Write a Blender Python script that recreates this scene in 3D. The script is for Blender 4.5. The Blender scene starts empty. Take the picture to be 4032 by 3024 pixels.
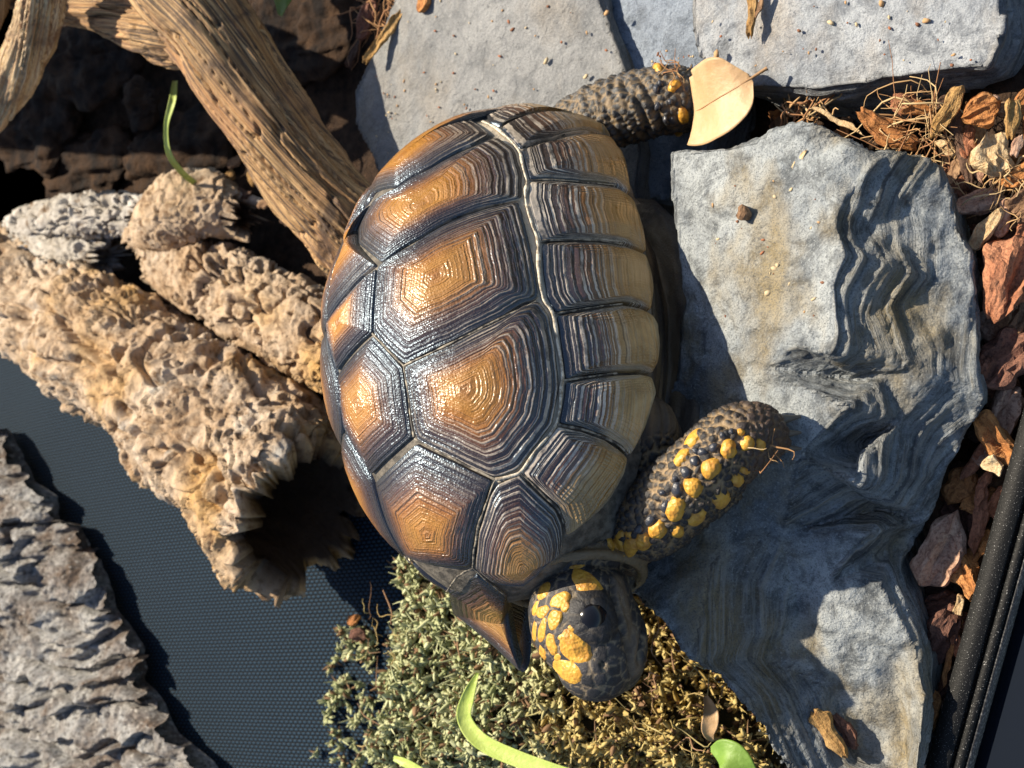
import bpy, bmesh, math, random
import numpy as np
from mathutils import Vector, geometry
from mathutils.bvhtree import BVHTree
rng = np.random.default_rng(7)
random.seed(7)
SC = bpy.context.scene
COL = SC.collection

# ---------------------------------------------------------------- camera
ELEV = math.radians(50)
B = np.array([math.cos(ELEV), 0, math.sin(ELEV)])      # towards the camera
Rv = np.array([math.sin(ELEV), 0, -math.cos(ELEV)])    # picture right
Uv = np.array([0., 1., 0.])                            # picture up
TGT = np.array([0, 0, .06]); DIST = .4753
CAM = TGT + DIST * B
FPX = 2016 / math.tan(math.radians(20))
cd = bpy.data.cameras.new('camera'); cam = bpy.data.objects.new('camera', cd); COL.objects.link(cam)
cd.sensor_width = 36; cd.lens = 18 / math.tan(math.radians(20)); cd.clip_start = .01; cd.clip_end = 50
from mathutils import Matrix
cam.matrix_world = Matrix(((Rv[0], Uv[0], B[0], CAM[0]), (Rv[1], Uv[1], B[1], CAM[1]), (Rv[2], Uv[2], B[2], CAM[2]), (0, 0, 0, 1)))
cd.dof.use_dof = True; cd.dof.focus_distance = .432; cd.dof.aperture_fstop = 26
SC.camera = cam

# ---------------------------------------------------------------- world, sun, exposure
SUN_AZ, SUN_EL = math.radians(153), math.radians(51)
wd = bpy.data.worlds.new('World'); SC.world = wd; wd.use_nodes = True
nt = wd.node_tree; nt.nodes.clear()
sky = nt.nodes.new('ShaderNodeTexSky'); sky.sky_type = 'NISHITA'; sky.sun_disc = False
sky.sun_elevation = SUN_EL; sky.sun_rotation = math.pi / 2 - SUN_AZ
bg = nt.nodes.new('ShaderNodeBackground'); bg.inputs[1].default_value = .07
wo = nt.nodes.new('ShaderNodeOutputWorld')
nt.links.new(sky.outputs[0], bg.inputs[0]); nt.links.new(bg.outputs[0], wo.inputs[0])
sl = bpy.data.lights.new('sun', 'SUN'); sl.energy = 4.6; sl.angle = math.radians(.6); sl.color = (1, .87, .68)
so = bpy.data.objects.new('sun', sl); COL.objects.link(so)
sdir = Vector((math.cos(SUN_EL) * math.cos(SUN_AZ), math.cos(SUN_EL) * math.sin(SUN_AZ), math.sin(SUN_EL)))
so.rotation_euler = sdir.to_track_quat('Z', 'Y').to_euler(); so.location = sdir * 2
vs = SC.view_settings
vs.view_transform = 'Standard'; vs.look = 'None'; vs.gamma = 1; vs.use_curve_mapping = False; vs.exposure = 1.0
SC.cycles.use_denoising = True
SC.cycles.max_bounces = 6

# ---------------------------------------------------------------- helpers: rays, noise, meshes
def rays(p):
    p = np.atleast_2d(np.asarray(p, float))
    d = (p[:, :1] - 2016) * Rv - (p[:, 1:2] - 1512) * Uv - FPX * B
    return d / np.linalg.norm(d, axis=1, keepdims=True)
def at(x, y, z):
    d = rays([(x, y)])[0]; t = (z - CAM[2]) / d[2]
    return CAM + d * t
def ats(p):
    p = np.asarray(p, float); d = rays(p[:, :2]); t = (p[:, 2] - CAM[2]) / d[:, 2]
    return CAM + d * t[:, None]
def unit(v): v = np.asarray(v, float); return v / np.maximum(np.linalg.norm(v, axis=-1, keepdims=True), 1e-12)
def hsh(ix, iy, iz, s):
    h = (ix * 374761393 + iy * 668265263 + iz * 1440662683 + s * 1013904223) & 0xffffffff
    h = ((h ^ (h >> 13)) * 1274126177) & 0xffffffff
    h = ((h ^ (h >> 15)) * 2246822519) & 0xffffffff
    return (h ^ (h >> 16)) / 4294967296.0
def vn(P, s=0):
    i = np.floor(P).astype(np.int64); f = P - i; u = f * f * f * (f * (f * 6 - 15) + 10)
    r = 0
    for dx in (0, 1):
        wx = u[:, 0] if dx else 1 - u[:, 0]
        for dy in (0, 1):
            wy = u[:, 1] if dy else 1 - u[:, 1]
            for dz in (0, 1):
                wz = u[:, 2] if dz else 1 - u[:, 2]
                r = r + wx * wy * wz * hsh(i[:, 0] + dx, i[:, 1] + dy, i[:, 2] + dz, s)
    return r * 2 - 1
def fbm(P, o=4, s=0, g=.5):
    a, r, t = 1., 0., 0.
    for k in range(o):
        r = r + a * vn(P * 2 ** k + 17.3 * k, s + k); t += a; a *= g
    return r / t
def vor(P, s=0):
    i = np.floor(P).astype(np.int64); n = len(P)
    f1 = np.full(n, 9.); f2 = np.full(n, 9.); idc = np.zeros(n)
    for dx in (-1, 0, 1):
        for dy in (-1, 0, 1):
            for dz in (-1, 0, 1):
                c = i + (dx, dy, dz)
                q = np.stack([c[:, k] + hsh(c[:, 0], c[:, 1], c[:, 2], s + 11 * k) for k in range(3)], 1)
                d = np.linalg.norm(P - q, axis=1)
                near = d < f1
                f2 = np.where(near, f1, np.minimum(f2, d)); f1 = np.where(near, d, f1)
                idc = np.where(near, hsh(c[:, 0], c[:, 1], c[:, 2], s + 77), idc)
    return f1, f2, idc
def sstep(a, b, x): t = np.clip((x - a) / (b - a), 0, 1); return t * t * (3 - 2 * t)

def mesh_np(name, V, F, attrs=None, smooth=True):
    V = np.asarray(V, np.float32)
    me = bpy.data.meshes.new(name)
    if isinstance(F, np.ndarray):
        m, k = F.shape
        me.vertices.add(len(V)); me.vertices.foreach_set('co', V.ravel())
        me.loops.add(m * k); me.loops.foreach_set('vertex_index', F.astype(np.int32).ravel())
        me.polygons.add(m); me.polygons.foreach_set('loop_start', np.arange(0, m * k, k, dtype=np.int32))
        me.update(calc_edges=True)
    else:
        me.from_pydata([tuple(map(float, v)) for v in V], [], [tuple(map(int, f)) for f in F])
    if smooth: me.polygons.foreach_set('use_smooth', np.ones(len(me.polygons), bool))
    for k, a in (attrs or {}).items():
        a = np.asarray(a, np.float32)
        if a.ndim == 1: me.attributes.new(k, 'FLOAT', 'POINT').data.foreach_set('value', a)
        else: me.attributes.new(k, 'FLOAT_COLOR', 'POINT').data.foreach_set('color', np.c_[a, np.ones(len(a))].astype(np.float32).ravel())
    return me
def tag(o, label=None, cat=None, group=None, kind=None):
    for k, v in (('label', label), ('category', cat), ('group', group), ('kind', kind)):
        if v: o[k] = v
    return o
def obj(name, me, mat, parent=None, loc=None):
    o = bpy.data.objects.new(name, me); COL.objects.link(o)
    if mat and not me.materials: me.materials.append(mat)
    if parent: o.parent = parent; o.matrix_parent_inverse = Matrix.Translation(-parent.location)
    return o
def empty(name, loc): o = bpy.data.objects.new(name, None); COL.objects.link(o); o.location = loc; o.empty_display_size = .02; return o
def place(name, V, F, mat, attrs=None, parent=None, smooth=True):
    """mesh with its origin at its own base point"""
    V = np.asarray(V, float)
    if parent is None:
        org = np.array([V[:, 0].mean(), V[:, 1].mean(), V[:, 2].min()])
        o = obj(name, mesh_np(name, V - org, F, attrs, smooth), mat); o.location = org
    else:
        o = obj(name, mesh_np(name, V, F, attrs, smooth), mat, parent)
    return o
def remesh(V, F, vox, smooth_it=0):
    me = mesh_np('tmp', V, F); o = bpy.data.objects.new('tmp', me); COL.objects.link(o)
    md = o.modifiers.new('r', 'REMESH'); md.mode = 'VOXEL'; md.voxel_size = vox
    if smooth_it: s = o.modifiers.new('s', 'SMOOTH'); s.iterations = smooth_it; s.factor = .5
    ev = o.evaluated_get(bpy.context.evaluated_depsgraph_get()); m2 = ev.to_mesh()
    n = len(m2.vertices); v = np.empty(n * 3, np.float32); m2.vertices.foreach_get('co', v)
    nr = np.empty(n * 3, np.float32); m2.vertices.foreach_get('normal', nr)
    f = np.array([p.vertices[:] for p in m2.polygons], np.int64)
    ev.to_mesh_clear(); bpy.data.objects.remove(o); bpy.data.meshes.remove(me)
    return v.reshape(-1, 3).astype(float), f, nr.reshape(-1, 3).astype(float)
def grid_faces(nu, nv, wrap=False):
    i = np.arange(nu - 1)[:, None]; j = np.arange(nv if wrap else nv - 1)[None]
    j2 = (j + 1) % nv
    return np.stack([i * nv + j, i * nv + j2, (i + 1) * nv + j2, (i + 1) * nv + j], -1).reshape(-1, 4)
def join(parts):
    Vs, Fs, k = [], [], 0
    for V, F in parts:
        Vs.append(np.asarray(V, float)); Fs += [tuple(int(i) + k for i in f) for f in F]; k += len(V)
    return np.concatenate(Vs), Fs
def ico(sub=3):
    bm = bmesh.new(); bmesh.ops.create_icosphere(bm, subdivisions=sub, radius=1)
    V = np.array([v.co[:] for v in bm.verts]); bm.verts.index_update()
    F = np.array([[v.index for v in f.verts] for f in bm.faces]); bm.free()
    return V, F
ICO3, ICO2, ICO1 = ico(3), ico(2), ico(1)
def frames(P):
    T = unit(np.gradient(P, axis=0)); n = np.cross(T[0], [0, 0, 1.]); n = unit(n if np.linalg.norm(n) > .1 else np.cross(T[0], [0, 1., 0]))
    N = []
    for t in T:
        n = unit(n - t * (n @ t)); N.append(n)
    N = np.array(N); return T, N, np.cross(T, N)
def spline(pts, n):
    P = np.asarray(pts, float); k = len(P)
    P = np.concatenate([2 * P[:1] - P[1:2], P, 2 * P[-1:] - P[-2:-1]])
    t = np.linspace(0, k - 1 - 1e-6, n); i = t.astype(int); f = (t - i)[:, None]
    a, b, c, d = P[i], P[i + 1], P[i + 2], P[i + 3]
    return .5 * (2 * b + (c - a) * f + (2 * a - 5 * b + 4 * c - d) * f * f + (3 * b - a - 3 * c + d) * f ** 3)

# ---------------------------------------------------------------- materials
class N:
    def __init__(s, name, rough=.7, spec=.4, coat=0, coat_rough=.1):
        s.m = bpy.data.materials.new(name); s.m.use_nodes = True; s.t = s.m.node_tree
        s.b = s.t.nodes['Principled BSDF']; s.b.inputs['Roughness'].default_value = rough
        s.b.inputs['Specular IOR Level'].default_value = spec
        s.b.inputs['Coat Weight'].default_value = coat; s.b.inputs['Coat Roughness'].default_value = coat_rough
        s.co = s.n('ShaderNodeTexCoord').outputs['Object']
    def n(s, k, **kw):
        x = s.t.nodes.new(k)
        for a, v in kw.items(): setattr(x, a, v)
        return x
    def put(s, sock, v):
        if isinstance(v, bpy.types.NodeSocket): s.t.links.new(v, sock)
        elif hasattr(sock.default_value, '__len__') and not hasattr(v, '__len__'): sock.default_value = (v,) * len(sock.default_value)
        elif hasattr(v, '__len__') and len(v) == 3 and len(sock.default_value) == 4: sock.default_value = (*v, 1)
        else: sock.default_value = v
    def map(s, scale=(1, 1, 1), rot=(0, 0, 0), vec=None):
        x = s.n('ShaderNodeMapping'); s.put(x.inputs[0], vec or s.co); x.inputs[2].default_value = rot; x.inputs[3].default_value = scale; return x.outputs[0]
    def noise(s, scale, detail=5, rough=.55, vec=None, dist=0, dim='3D', w=None):
        x = s.n('ShaderNodeTexNoise', noise_dimensions=dim)
        if dim != '1D': s.put(x.inputs['Vector'], vec or s.co)
        if w is not None: s.put(x.inputs['W'], w)
        x.inputs['Scale'].default_value = scale; x.inputs['Detail'].default_value = detail; x.inputs['Roughness'].default_value = rough; x.inputs['Distortion'].default_value = dist
        return x.outputs[0]
    def vor(s, scale, feature='F1', vec=None, out=0):
        x = s.n('ShaderNodeTexVoronoi', feature=feature); s.put(x.inputs['Vector'], vec or s.co); x.inputs['Scale'].default_value = scale; return x.outputs[out]
    def ramp(s, f, stops, interp='LINEAR'):
        x = s.n('ShaderNodeValToRGB'); s.put(x.inputs[0], f); r = x.color_ramp; r.interpolation = interp
        while len(r.elements) < len(stops): r.elements.new(.5)
        for e, (p, c) in zip(r.elements, stops):
            e.position = p; e.color = (*c, 1) if hasattr(c, '__len__') else (c, c, c, 1)
        return x.outputs[0]
    def mix(s, f, a, b, mode='MIX'):
        x = s.n('ShaderNodeMix', data_type='RGBA', blend_type=mode); s.put(x.inputs[0], f); s.put(x.inputs[6], a); s.put(x.inputs[7], b); return x.outputs[2]
    def math(s, op, a, b=0., c=None):
        x = s.n('ShaderNodeMath', operation=op); s.put(x.inputs[0], a); s.put(x.inputs[1], b)
        if c is not None: s.put(x.inputs[2], c)
        return x.outputs[0]
    def attr(s, name, out='Fac'): x = s.n('ShaderNodeAttribute', attribute_name=name); return x.outputs[out]
    def bump(s, h, dist, strength=1, prev=None):
        x = s.n('ShaderNodeBump'); x.inputs['Strength'].default_value = strength; x.inputs['Distance'].default_value = dist; s.put(x.inputs['Height'], h)
        if prev: s.put(x.inputs['Normal'], prev)
        return x.outputs[0]
    def done(s, color, normal=None, rough=None):
        s.put(s.b.inputs['Base Color'], color)
        if normal: s.put(s.b.inputs['Normal'], normal)
        if rough is not None: s.put(s.b.inputs['Roughness'], rough)
        return s.m

def slate_mat(name, dark=(.13, .14, .15), mid=(.27, .29, .30), pale=(.50, .52, .50), ochre=(.30, .22, .10), och=.5, rough=.6):
    k = N(name, rough, .45)
    big = k.noise(22, 5, .6, dist=.6); fine = k.noise(420, 6, .7); med = k.noise(120, 6, .65, dist=.4)
    c = k.mix(k.ramp(big, [(.36, 0), (.6, 1)]), mid, pale)
    c = k.mix(k.ramp(k.noise(48, 6, .7, dist=1.2), [(.36, .75), (.46, 0)]), c, dark)
    c = k.mix(k.ramp(med, [(.36, .9), (.52, 0)]), c, dark)
    c = k.mix(k.ramp(k.noise(1100, 4, .7), [(.54, 0), (.66, .7)]), c, pale)
    c = k.mix(k.math('MULTIPLY', k.ramp(k.noise(34, 4, .6, vec=k.map((1, .6, 1), (0, 0, .4))), [(.46, 0), (.64, 1)]), och), c, ochre)
    c = k.mix(k.ramp(k.noise(1700, 4, .75), [(.34, .85), (.5, 0)]), c, dark)
    c = k.mix(k.ramp(k.noise(260, 5, .75, dist=1.), [(.30, .6), (.42, 0)]), c, tuple(v * .5 for v in dark))
    sd_ = k.attr('side'); cm_ = k.n('ShaderNodeCombineXYZ'); k.put(cm_.inputs[0], k.attr('lay')); sx = k.n('ShaderNodeSeparateXYZ'); k.put(sx.inputs[0], k.co)
    k.put(cm_.inputs[1], k.math('MULTIPLY', sx.outputs[1], 15.)); k.put(cm_.inputs[2], k.math('MULTIPLY', sx.outputs[0], 15.))
    lay = k.noise(1.5, 6, .68, vec=cm_.outputs[0], dist=.3)
    c = k.mix(k.math('MULTIPLY', sd_, k.ramp(lay, [(.36, .75), (.46, 0)])), c, tuple(v * .6 for v in dark))
    c = k.mix(k.math('MULTIPLY', sd_, k.ramp(lay, [(.5, 0), (.6, .5)])), c, pale)
    c = k.mix(k.math('MULTIPLY', sd_, k.ramp(lay, [(.56, 0), (.7, .6)])), c, ochre)
    h = k.bump(fine, .0016, .75); h = k.bump(med, .003, .5, h); h = k.bump(k.math('MULTIPLY', sd_, lay), .005, .8, h)
    return k.done(c, h, k.ramp(med, [(.3, rough - .12), (.7, rough + .15)]))
M = {}
M['slate_base'] = slate_mat('slate_flat', (.13, .138, .145), (.20, .207, .212), (.27, .277, .28), (.27, .2, .11), .25)
M['slate_blue'] = slate_mat('slate_blue', (.09, .115, .15), (.17, .21, .27), (.28, .33, .40), (.2, .2, .2), .1, .45)
M['slate_top'] = slate_mat('slate_pale', (.125, .142, .165), (.225, .25, .285), (.39, .42, .45), (.36, .27, .16), .4)
M['slate_rock'] = slate_mat('slate_rock', (.065, .075, .083), (.165, .19, .212), (.36, .39, .40), (.25, .19, .085), .8)
k = N('cork', .85, .25)
c = k.mix(k.ramp(k.noise(24, 4, .6), [(.36, 0), (.62, 1)]), (.40, .28, .175), (.56, .46, .355))
c = k.mix(k.ramp(k.noise(14, 3, .5), [(.48, 0), (.64, .85)]), c, (.47, .27, .075))
c = k.mix(k.ramp(k.noise(190, 5, .7), [(.34, 1), (.5, 0)]), c, (.16, .095, .05))
c = k.mix(k.ramp(k.noise(60, 4, .6), [(.6, 0), (.75, .7)]), c, (.5, .5, .47))
c = k.mix(k.attr('inner'), c, k.mix(k.noise(120, 5, .7), (.035, .022, .015), (.10, .065, .042)))  # inner wall: darker bark, with the hollow's deep shade painted in
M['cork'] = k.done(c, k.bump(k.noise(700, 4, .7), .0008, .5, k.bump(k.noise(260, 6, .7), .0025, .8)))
k = N('cork_white', .85, .25)
c = k.mix(k.ramp(k.noise(40, 4, .6), [(.36, 0), (.6, 1)]), (.34, .31, .27), (.50, .48, .45))
c = k.mix(k.ramp(k.noise(120, 5, .7), [(.36, 1), (.48, 0)]), c, (.15, .10, .06))
M['cork_white'] = k.done(c, k.bump(k.noise(260, 6, .7), .002, .8))
k = N('cork_panel', .85, .25)
c = k.mix(k.ramp(k.noise(38, 4, .6), [(.36, 0), (.6, 1)]), (.13, .095, .072), (.33, .33, .325))
c = k.mix(k.ramp(k.noise(420, 5, .7), [(.36, 1), (.52, 0)]), c, (.05, .045, .04))
c = k.mix(k.ramp(k.noise(380, 3, .6), [(.6, 0), (.7, .8)]), c, (.58, .56, .52))
M['cork_panel'] = k.done(c, k.bump(k.noise(500, 5, .7), .002, .8))
def wood_mat(name, a, b, d, sc=1., pale=.4):
    k = N(name, .62, .35); u = k.attr('grain', 'Vector')
    g = k.noise(6 * sc, 6, .65, vec=k.map((.22, 4, 4), vec=u), dist=.5); g2 = k.noise(22 * sc, 5, .7, vec=k.map((.07, 2.6, 2.6), vec=u), dist=.3)
    c = k.mix(k.ramp(g, [(.35, 0), (.65, 1)]), a, b)
    c = k.mix(k.ramp(g2, [(.43, .95), (.53, 0)]), c, d)
    c = k.mix(k.ramp(k.noise(30, 4, .6), [(.5, 0), (.7, pale)]), c, (.50, .25, .12))
    c = k.mix(k.ramp(k.noise(38, 5, .65, dist=.8), [(.34, .8), (.48, 0)]), c, d)
    return k.done(c, k.bump(g2, .0012, .5, k.bump(g, .003, .5)))
M['driftwood'] = wood_mat('driftwood', (.29, .145, .048), (.55, .36, .17), (.05, .032, .024))
M['drift_pale'] = wood_mat('drift_pale', (.55, .37, .16), (.74, .60, .40), (.20, .11, .06), pale=.1)
def chip_mat(name, a, b, d):
    k = N(name, .8, .3); r = k.n('ShaderNodeObjectInfo').outputs['Random']
    g = k.noise(160, 6, .7, vec=k.map((.28, 1, 1))); f = k.noise(900, 4, .7)
    c = k.mix(k.ramp(g, [(.33, 0), (.62, 1)]), a, b)
    c = k.mix(k.ramp(f, [(.35, .8), (.55, 0)]), c, d)
    c = k.mix(k.math('MULTIPLY', r, .45), c, d)
    return k.done(c, k.bump(g, .0022, .9, k.bump(f, .0008, .7)))
CH = {'orange': ((.40, .155, .04), (.55, .26, .09), (.15, .055, .02)), 'ochre': ((.40, .22, .06), (.55, .36, .15), (.14, .07, .025)),
      'red': ((.34, .125, .06), (.47, .22, .12), (.13, .05, .03)), 'darkred': ((.15, .065, .042), (.25, .12, .08), (.05, .025, .02)),
      'pink': ((.42, .235, .15), (.58, .40, .29), (.18, .085, .055)), 'pale': ((.58, .42, .22), (.74, .6, .38), (.28, .16, .07)),
      'dark': ((.10, .055, .038), (.18, .105, .07), (.03, .018, .013)), 'brown': ((.24, .13, .065), (.36, .23, .13), (.08, .04, .025))}
for n_, v in CH.items(): M['chip_' + n_] = chip_mat('bark_' + n_, *v)
k = N('soil', .95, .2)
M['soil'] = k.done(k.mix(k.ramp(k.noise(150, 6, .7), [(.35, 0), (.65, 1)]), (.018, .012, .009), (.075, .045, .028)), k.bump(k.noise(220, 6, .7), .004, 1))
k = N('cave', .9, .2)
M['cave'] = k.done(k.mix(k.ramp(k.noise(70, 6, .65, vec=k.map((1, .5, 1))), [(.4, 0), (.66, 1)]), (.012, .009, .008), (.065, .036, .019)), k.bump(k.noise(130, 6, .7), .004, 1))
k = N('fabric', .75, .15)
sx = k.n('ShaderNodeSeparateXYZ'); k.put(sx.inputs[0], k.map((1, 1, 1), (0, 0, -.14)))
vv_ = k.math('DIVIDE', sx.outputs[1], .0018); row = k.math('FLOOR', vv_); fv = k.math('FRACT', vv_)
fu = k.math('FRACT', k.math('ADD', k.math('DIVIDE', sx.outputs[0], .0033), k.math('MULTIPLY', row, .5)))
hump = k.math('MULTIPLY', k.math('SINE', k.math('MULTIPLY', fv, math.pi)), k.math('SINE', k.math('MULTIPLY', fu, math.pi)))
wv = k.mix(k.noise(14, 3, .5), (.010, .029, .053), (.019, .044, .074))
M['fabric'] = k.done(k.mix(k.ramp(hump, [(.32, 0), (.62, 1)]), (.001, .0025, .005), wv), k.bump(hump, .0006, .8))
k = N('moss', .8, .25); k.b.inputs['Subsurface Weight'].default_value = 0
M['moss'] = k.done(k.attr('col', 'Color'))
k = N('moss_base', .95, .1)
M['moss_base'] = k.done(k.mix(k.noise(120, 5, .7), (.02, .02, .012), (.10, .085, .045)), k.bump(k.noise(260, 6, .7), .003, 1))
k = N('frame_black', .6, .25)
M['frame'] = k.done(k.mix(k.ramp(k.noise(2600, 2, .5), [(.66, 0), (.71, .8)]), (.0025, .003, .0035), (.35, .35, .34)), k.bump(k.noise(1500, 3, .6), .0003, .4))
k = N('frame_strip', .35, .5); k.b.inputs['Metallic'].default_value = .6
M['strip'] = k.done(k.mix(k.ramp(k.noise(1200, 3, .6), [(.5, 0), (.7, 1)]), (.035, .036, .038), (.16, .16, .155)))
k = N('outer_panel', .3, .4)
M['panel'] = k.done((.006, .009, .016))
def leaf_mat(name, a, b, trans=.25, rough=.5):
    k = N(name, rough, .4); k.b.inputs['Transmission Weight'].default_value = 0
    k.b.inputs['Subsurface Weight'].default_value = trans; k.b.inputs['Subsurface Radius'].default_value = (.002, .002, .001)
    return k.done(k.mix(k.ramp(k.noise(90, 5, .6, vec=k.map((1, .35, 1))), [(.35, 0), (.65, 1)]), a, b), k.bump(k.noise(500, 4, .6), .0006, .5))
M['dry_leaf'] = leaf_mat('dry_leaf', (.44, .28, .14), (.54, .37, .21))
M['dry_rib'] = leaf_mat('dry_rib', (.32, .19, .09), (.36, .22, .11))
M['green'] = leaf_mat('green_leaf', (.36, .47, .09), (.50, .60, .17))
M['green_dark'] = leaf_mat('green_leaf_dark', (.13, .24, .035), (.2, .33, .06))
k = N('fibre', .8, .3)
M['fibre'] = k.done(k.attr('col', 'Color'))

# shell scutes: s = 0 at the areola, 1 at the seam
k = N('scute', .34, .9, .0, .2); k.b.inputs['IOR'].default_value = 1.58
s_, pale_, sd = k.attr('s'), k.attr('pale'), k.attr('seed')
wob = k.noise(140, 4, .6); fine = k.noise(2200, 3, .6)
ss = k.math('ADD', s_, k.math('MULTIPLY', k.math('SUBTRACT', wob, .5), .045))
w1 = k.math('ADD', k.math('MULTIPLY', ss, 23.), k.math('MULTIPLY', sd, 37.))
ring = k.noise(1.0, 1.5, .6, dim='1D', w=w1)
ring2 = k.noise(2.3, 1, .5, dim='1D', w=w1)
c = k.ramp(ss, [(0, (.26, .095, .016)), (.22, (.40, .175, .022)), (.42, (.30, .115, .018)), (.6, (.115, .048, .018)), (.8, (.040, .022, .015)), (1, (.017, .014, .013))])
warm = k.mix(k.ramp(k.noise(60, 4, .6), [(.35, 0), (.65, 1)]), c, (.30, .15, .03))
c = k.mix(k.math('MULTIPLY', k.ramp(ss, [(.35, 1), (.7, 0)]), .55), c, warm)
c = k.mix(k.attr('tan'), c, k.mix(k.ramp(k.noise(70, 6, .7), [(.36, 0), (.62, 1)]), (.20, .12, .035), (.43, .31, .145)))
dk = k.math('MULTIPLY', k.ramp(ring2, [(.36, 1), (.48, 0)]), k.ramp(ss, [(.2, 0), (.5, .75)]))
c = k.mix(dk, c, (.022, .015, .012))
brk = k.ramp(k.noise(260, 4, .7), [(.36, .25), (.52, 1)])
brk = k.math('MULTIPLY', brk, k.ramp(k.noise(42, 5, .65), [(.34, .25), (.58, 1)]))
lm = k.math('MULTIPLY', k.math('MULTIPLY', k.ramp(ring, [(.525, 0), (.565, 1)]), k.ramp(ss, [(.33, 0), (.5, 1)])), k.math('MULTIPLY', pale_, brk))
c = k.mix(lm, c, (.58, .50, .40))
c = k.mix(k.math('MULTIPLY', k.ramp(fine, [(.6, 0), (.7, .35)]), pale_), c, (.45, .37, .27))
k.put(k.b.inputs['Specular Tint'], k.mix(k.ramp(ss, [(.35, 0), (.62, 1)]), (1, .95, .85), (.58, .78, 1)))  # blue sky sheen put into the specular tint of outer rings
hb = k.bump(ring, .0010, .5); hb = k.bump(k.math('MULTIPLY', k.vor(1500), k.math('SUBTRACT', 1.15, pale_)), .0005, .3, hb); hb = k.bump(k.noise(420, 4, .6), .0006, .3, hb)
M['scute'] = k.done(c, hb, k.ramp(k.noise(70, 5, .6), [(.35, .26), (.65, .42)]))
k = N('seam', .6, .4)
M['seam'] = k.done(k.mix(k.attr('pale'), k.mix(k.ramp(k.noise(300, 4, .6), [(.4, 0), (.6, 1)]), (.02, .018, .016), (.12, .105, .085)), k.mix(k.noise(500, 3, .6), (.36, .31, .23), (.62, .56, .46))), k.bump(k.noise(900, 4, .6), .0006, .6))
k = N('seam_pale', .55, .4)
M['seam_pale'] = k.done(k.mix(k.ramp(k.noise(600, 4, .6), [(.38, 0), (.56, 1)]), (.30, .25, .18), (.66, .60, .48)), k.bump(k.noise(900, 4, .6), .0005, .6))
k = N('seam_dim', .55, .4)
M['seam_dim'] = k.done(k.mix(k.ramp(k.noise(500, 4, .6), [(.42, 0), (.6, 1)]), (.05, .045, .04), (.34, .30, .23)))
k = N('skin', .36, .55)
M['skin'] = k.done(k.attr('col', 'Color'), k.bump(k.noise(1600, 4, .65), .0007, .6), k.ramp(k.noise(500, 3, .6), [(.35, .38), (.65, .62)]))
k = N('yellow_scale', .42, .5)
M['scale'] = k.done(k.mix(k.ramp(k.noise(260, 5, .65), [(.32, 1), (.55, 0)]), (.62, .335, .045), (.36, .155, .025)), k.bump(k.vor(900), .0005, .5, k.bump(k.noise(700, 4, .6), .0006, .5)))
k = N('dark_scale', .25, .6)
M['dark_scale'] = k.done(k.mix(k.noise(300, 4, .6), (.02, .022, .03), (.07, .075, .09)), k.bump(k.noise(900, 4, .6), .0006, .6))
k = N('eye', .15, .5)
M['eye'] = k.done((.006, .006, .008))
k = N('nail', .4, .5)
M['nail'] = k.done((.10, .085, .07))

# ---------------------------------------------------------------- the setting: ground
GZ = -.036
n = 220
gx, gy = np.meshgrid(np.linspace(-.45, .4, n), np.linspace(-.45, .45, n), indexing='ij')
Pg = np.stack([gx.ravel(), gy.ravel(), np.zeros(n * n)], 1)
Pg[:, 2] = GZ - .004 + .004 * fbm(Pg * 60, 4, 3) + .036 * sstep(.10, .14, Pg[:, 0])
o = obj('ground', mesh_np('ground', Pg, grid_faces(n, n)), M['soil']); tag(o, kind='structure')

# ---------------------------------------------------------------- slate
def rock(name, outline, inner, mat, vox, label, cat='rock', base=GZ, group=None, amp=.0012, strata=.0014, sfreq=700, flare=0., big=.002, seed=0, tilt=(0, 0)):
    pts = ats(outline + inner); m = len(outline)
    idx = {}
    ctr = pts[:m].mean(0)
    c2 = [Vector((p[0], p[1])) for p in pts]
    res = geometry.delaunay_2d_cdt(c2, [(i, (i + 1) % m) for i in range(m)], [], 1, 1e-7)
    vv, ff, ov = res[0], res[2], res[3]
    V = []
    for i, v in enumerate(vv):
        src = ov[i][0] if ov[i] else int(np.argmin(np.linalg.norm(pts[:, :2] - np.array(v), axis=1)))
        V.append((v[0], v[1], pts[src, 2]))
    V = np.array(V)
    tri = [tuple(f) for f in ff]
    ec = {}
    for f in tri:
        for a, b in zip(f, f[1:] + f[:1]): ec[(a, b)] = 1
    bd = [(a, b) for (a, b) in ec if (b, a) not in ec]
    nb = len(V)
    low = V.copy(); d = low[:, :2] - ctr[:2]; low[:, :2] += d / np.maximum(np.linalg.norm(d, axis=1, keepdims=True), 1e-6) * flare; low[:, 2] = base
    F = tri + [tuple(i + nb for i in f[::-1]) for f in tri] + [(b, a, a + nb, b + nb) for a, b in bd]
    V, F, Nn = remesh(np.concatenate([V, low]), F, vox, 1)
    side = sstep(.88, .70, np.abs(Nn[:, 2]))
    warp = .35 * fbm(V * 16, 3, seed)
    lay = V[:, 2] * sfreq + warp * 2.2 + tilt[0] * V[:, 0] * sfreq + tilt[1] * V[:, 1] * sfreq
    L = np.stack([lay, V[:, 0] * 14, V[:, 1] * 9], 1)
    led = lay * .45 + .25 * fbm(V * (20, 12, 60), 3, seed + 8); led = led - np.floor(led)
    st = fbm(L, 3, seed + 5, .6) * .7 + (led - .5) * .6 - .5 * sstep(.12, 0, np.abs(fbm(L * (.6, 1, 1), 2, seed + 9)))
    dsp = big * fbm(V * 40, 3, seed + 1) + amp * fbm(V * 160, 4, seed + 2) + side * strata * st * 2
    V = V + Nn * dsp[:, None]
    V[:, 2] = np.maximum(V[:, 2], base - .002)
    o = place(name, V, F, mat, {'lay': lay, 'side': side})
    return tag(o, label, cat, group)

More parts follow.
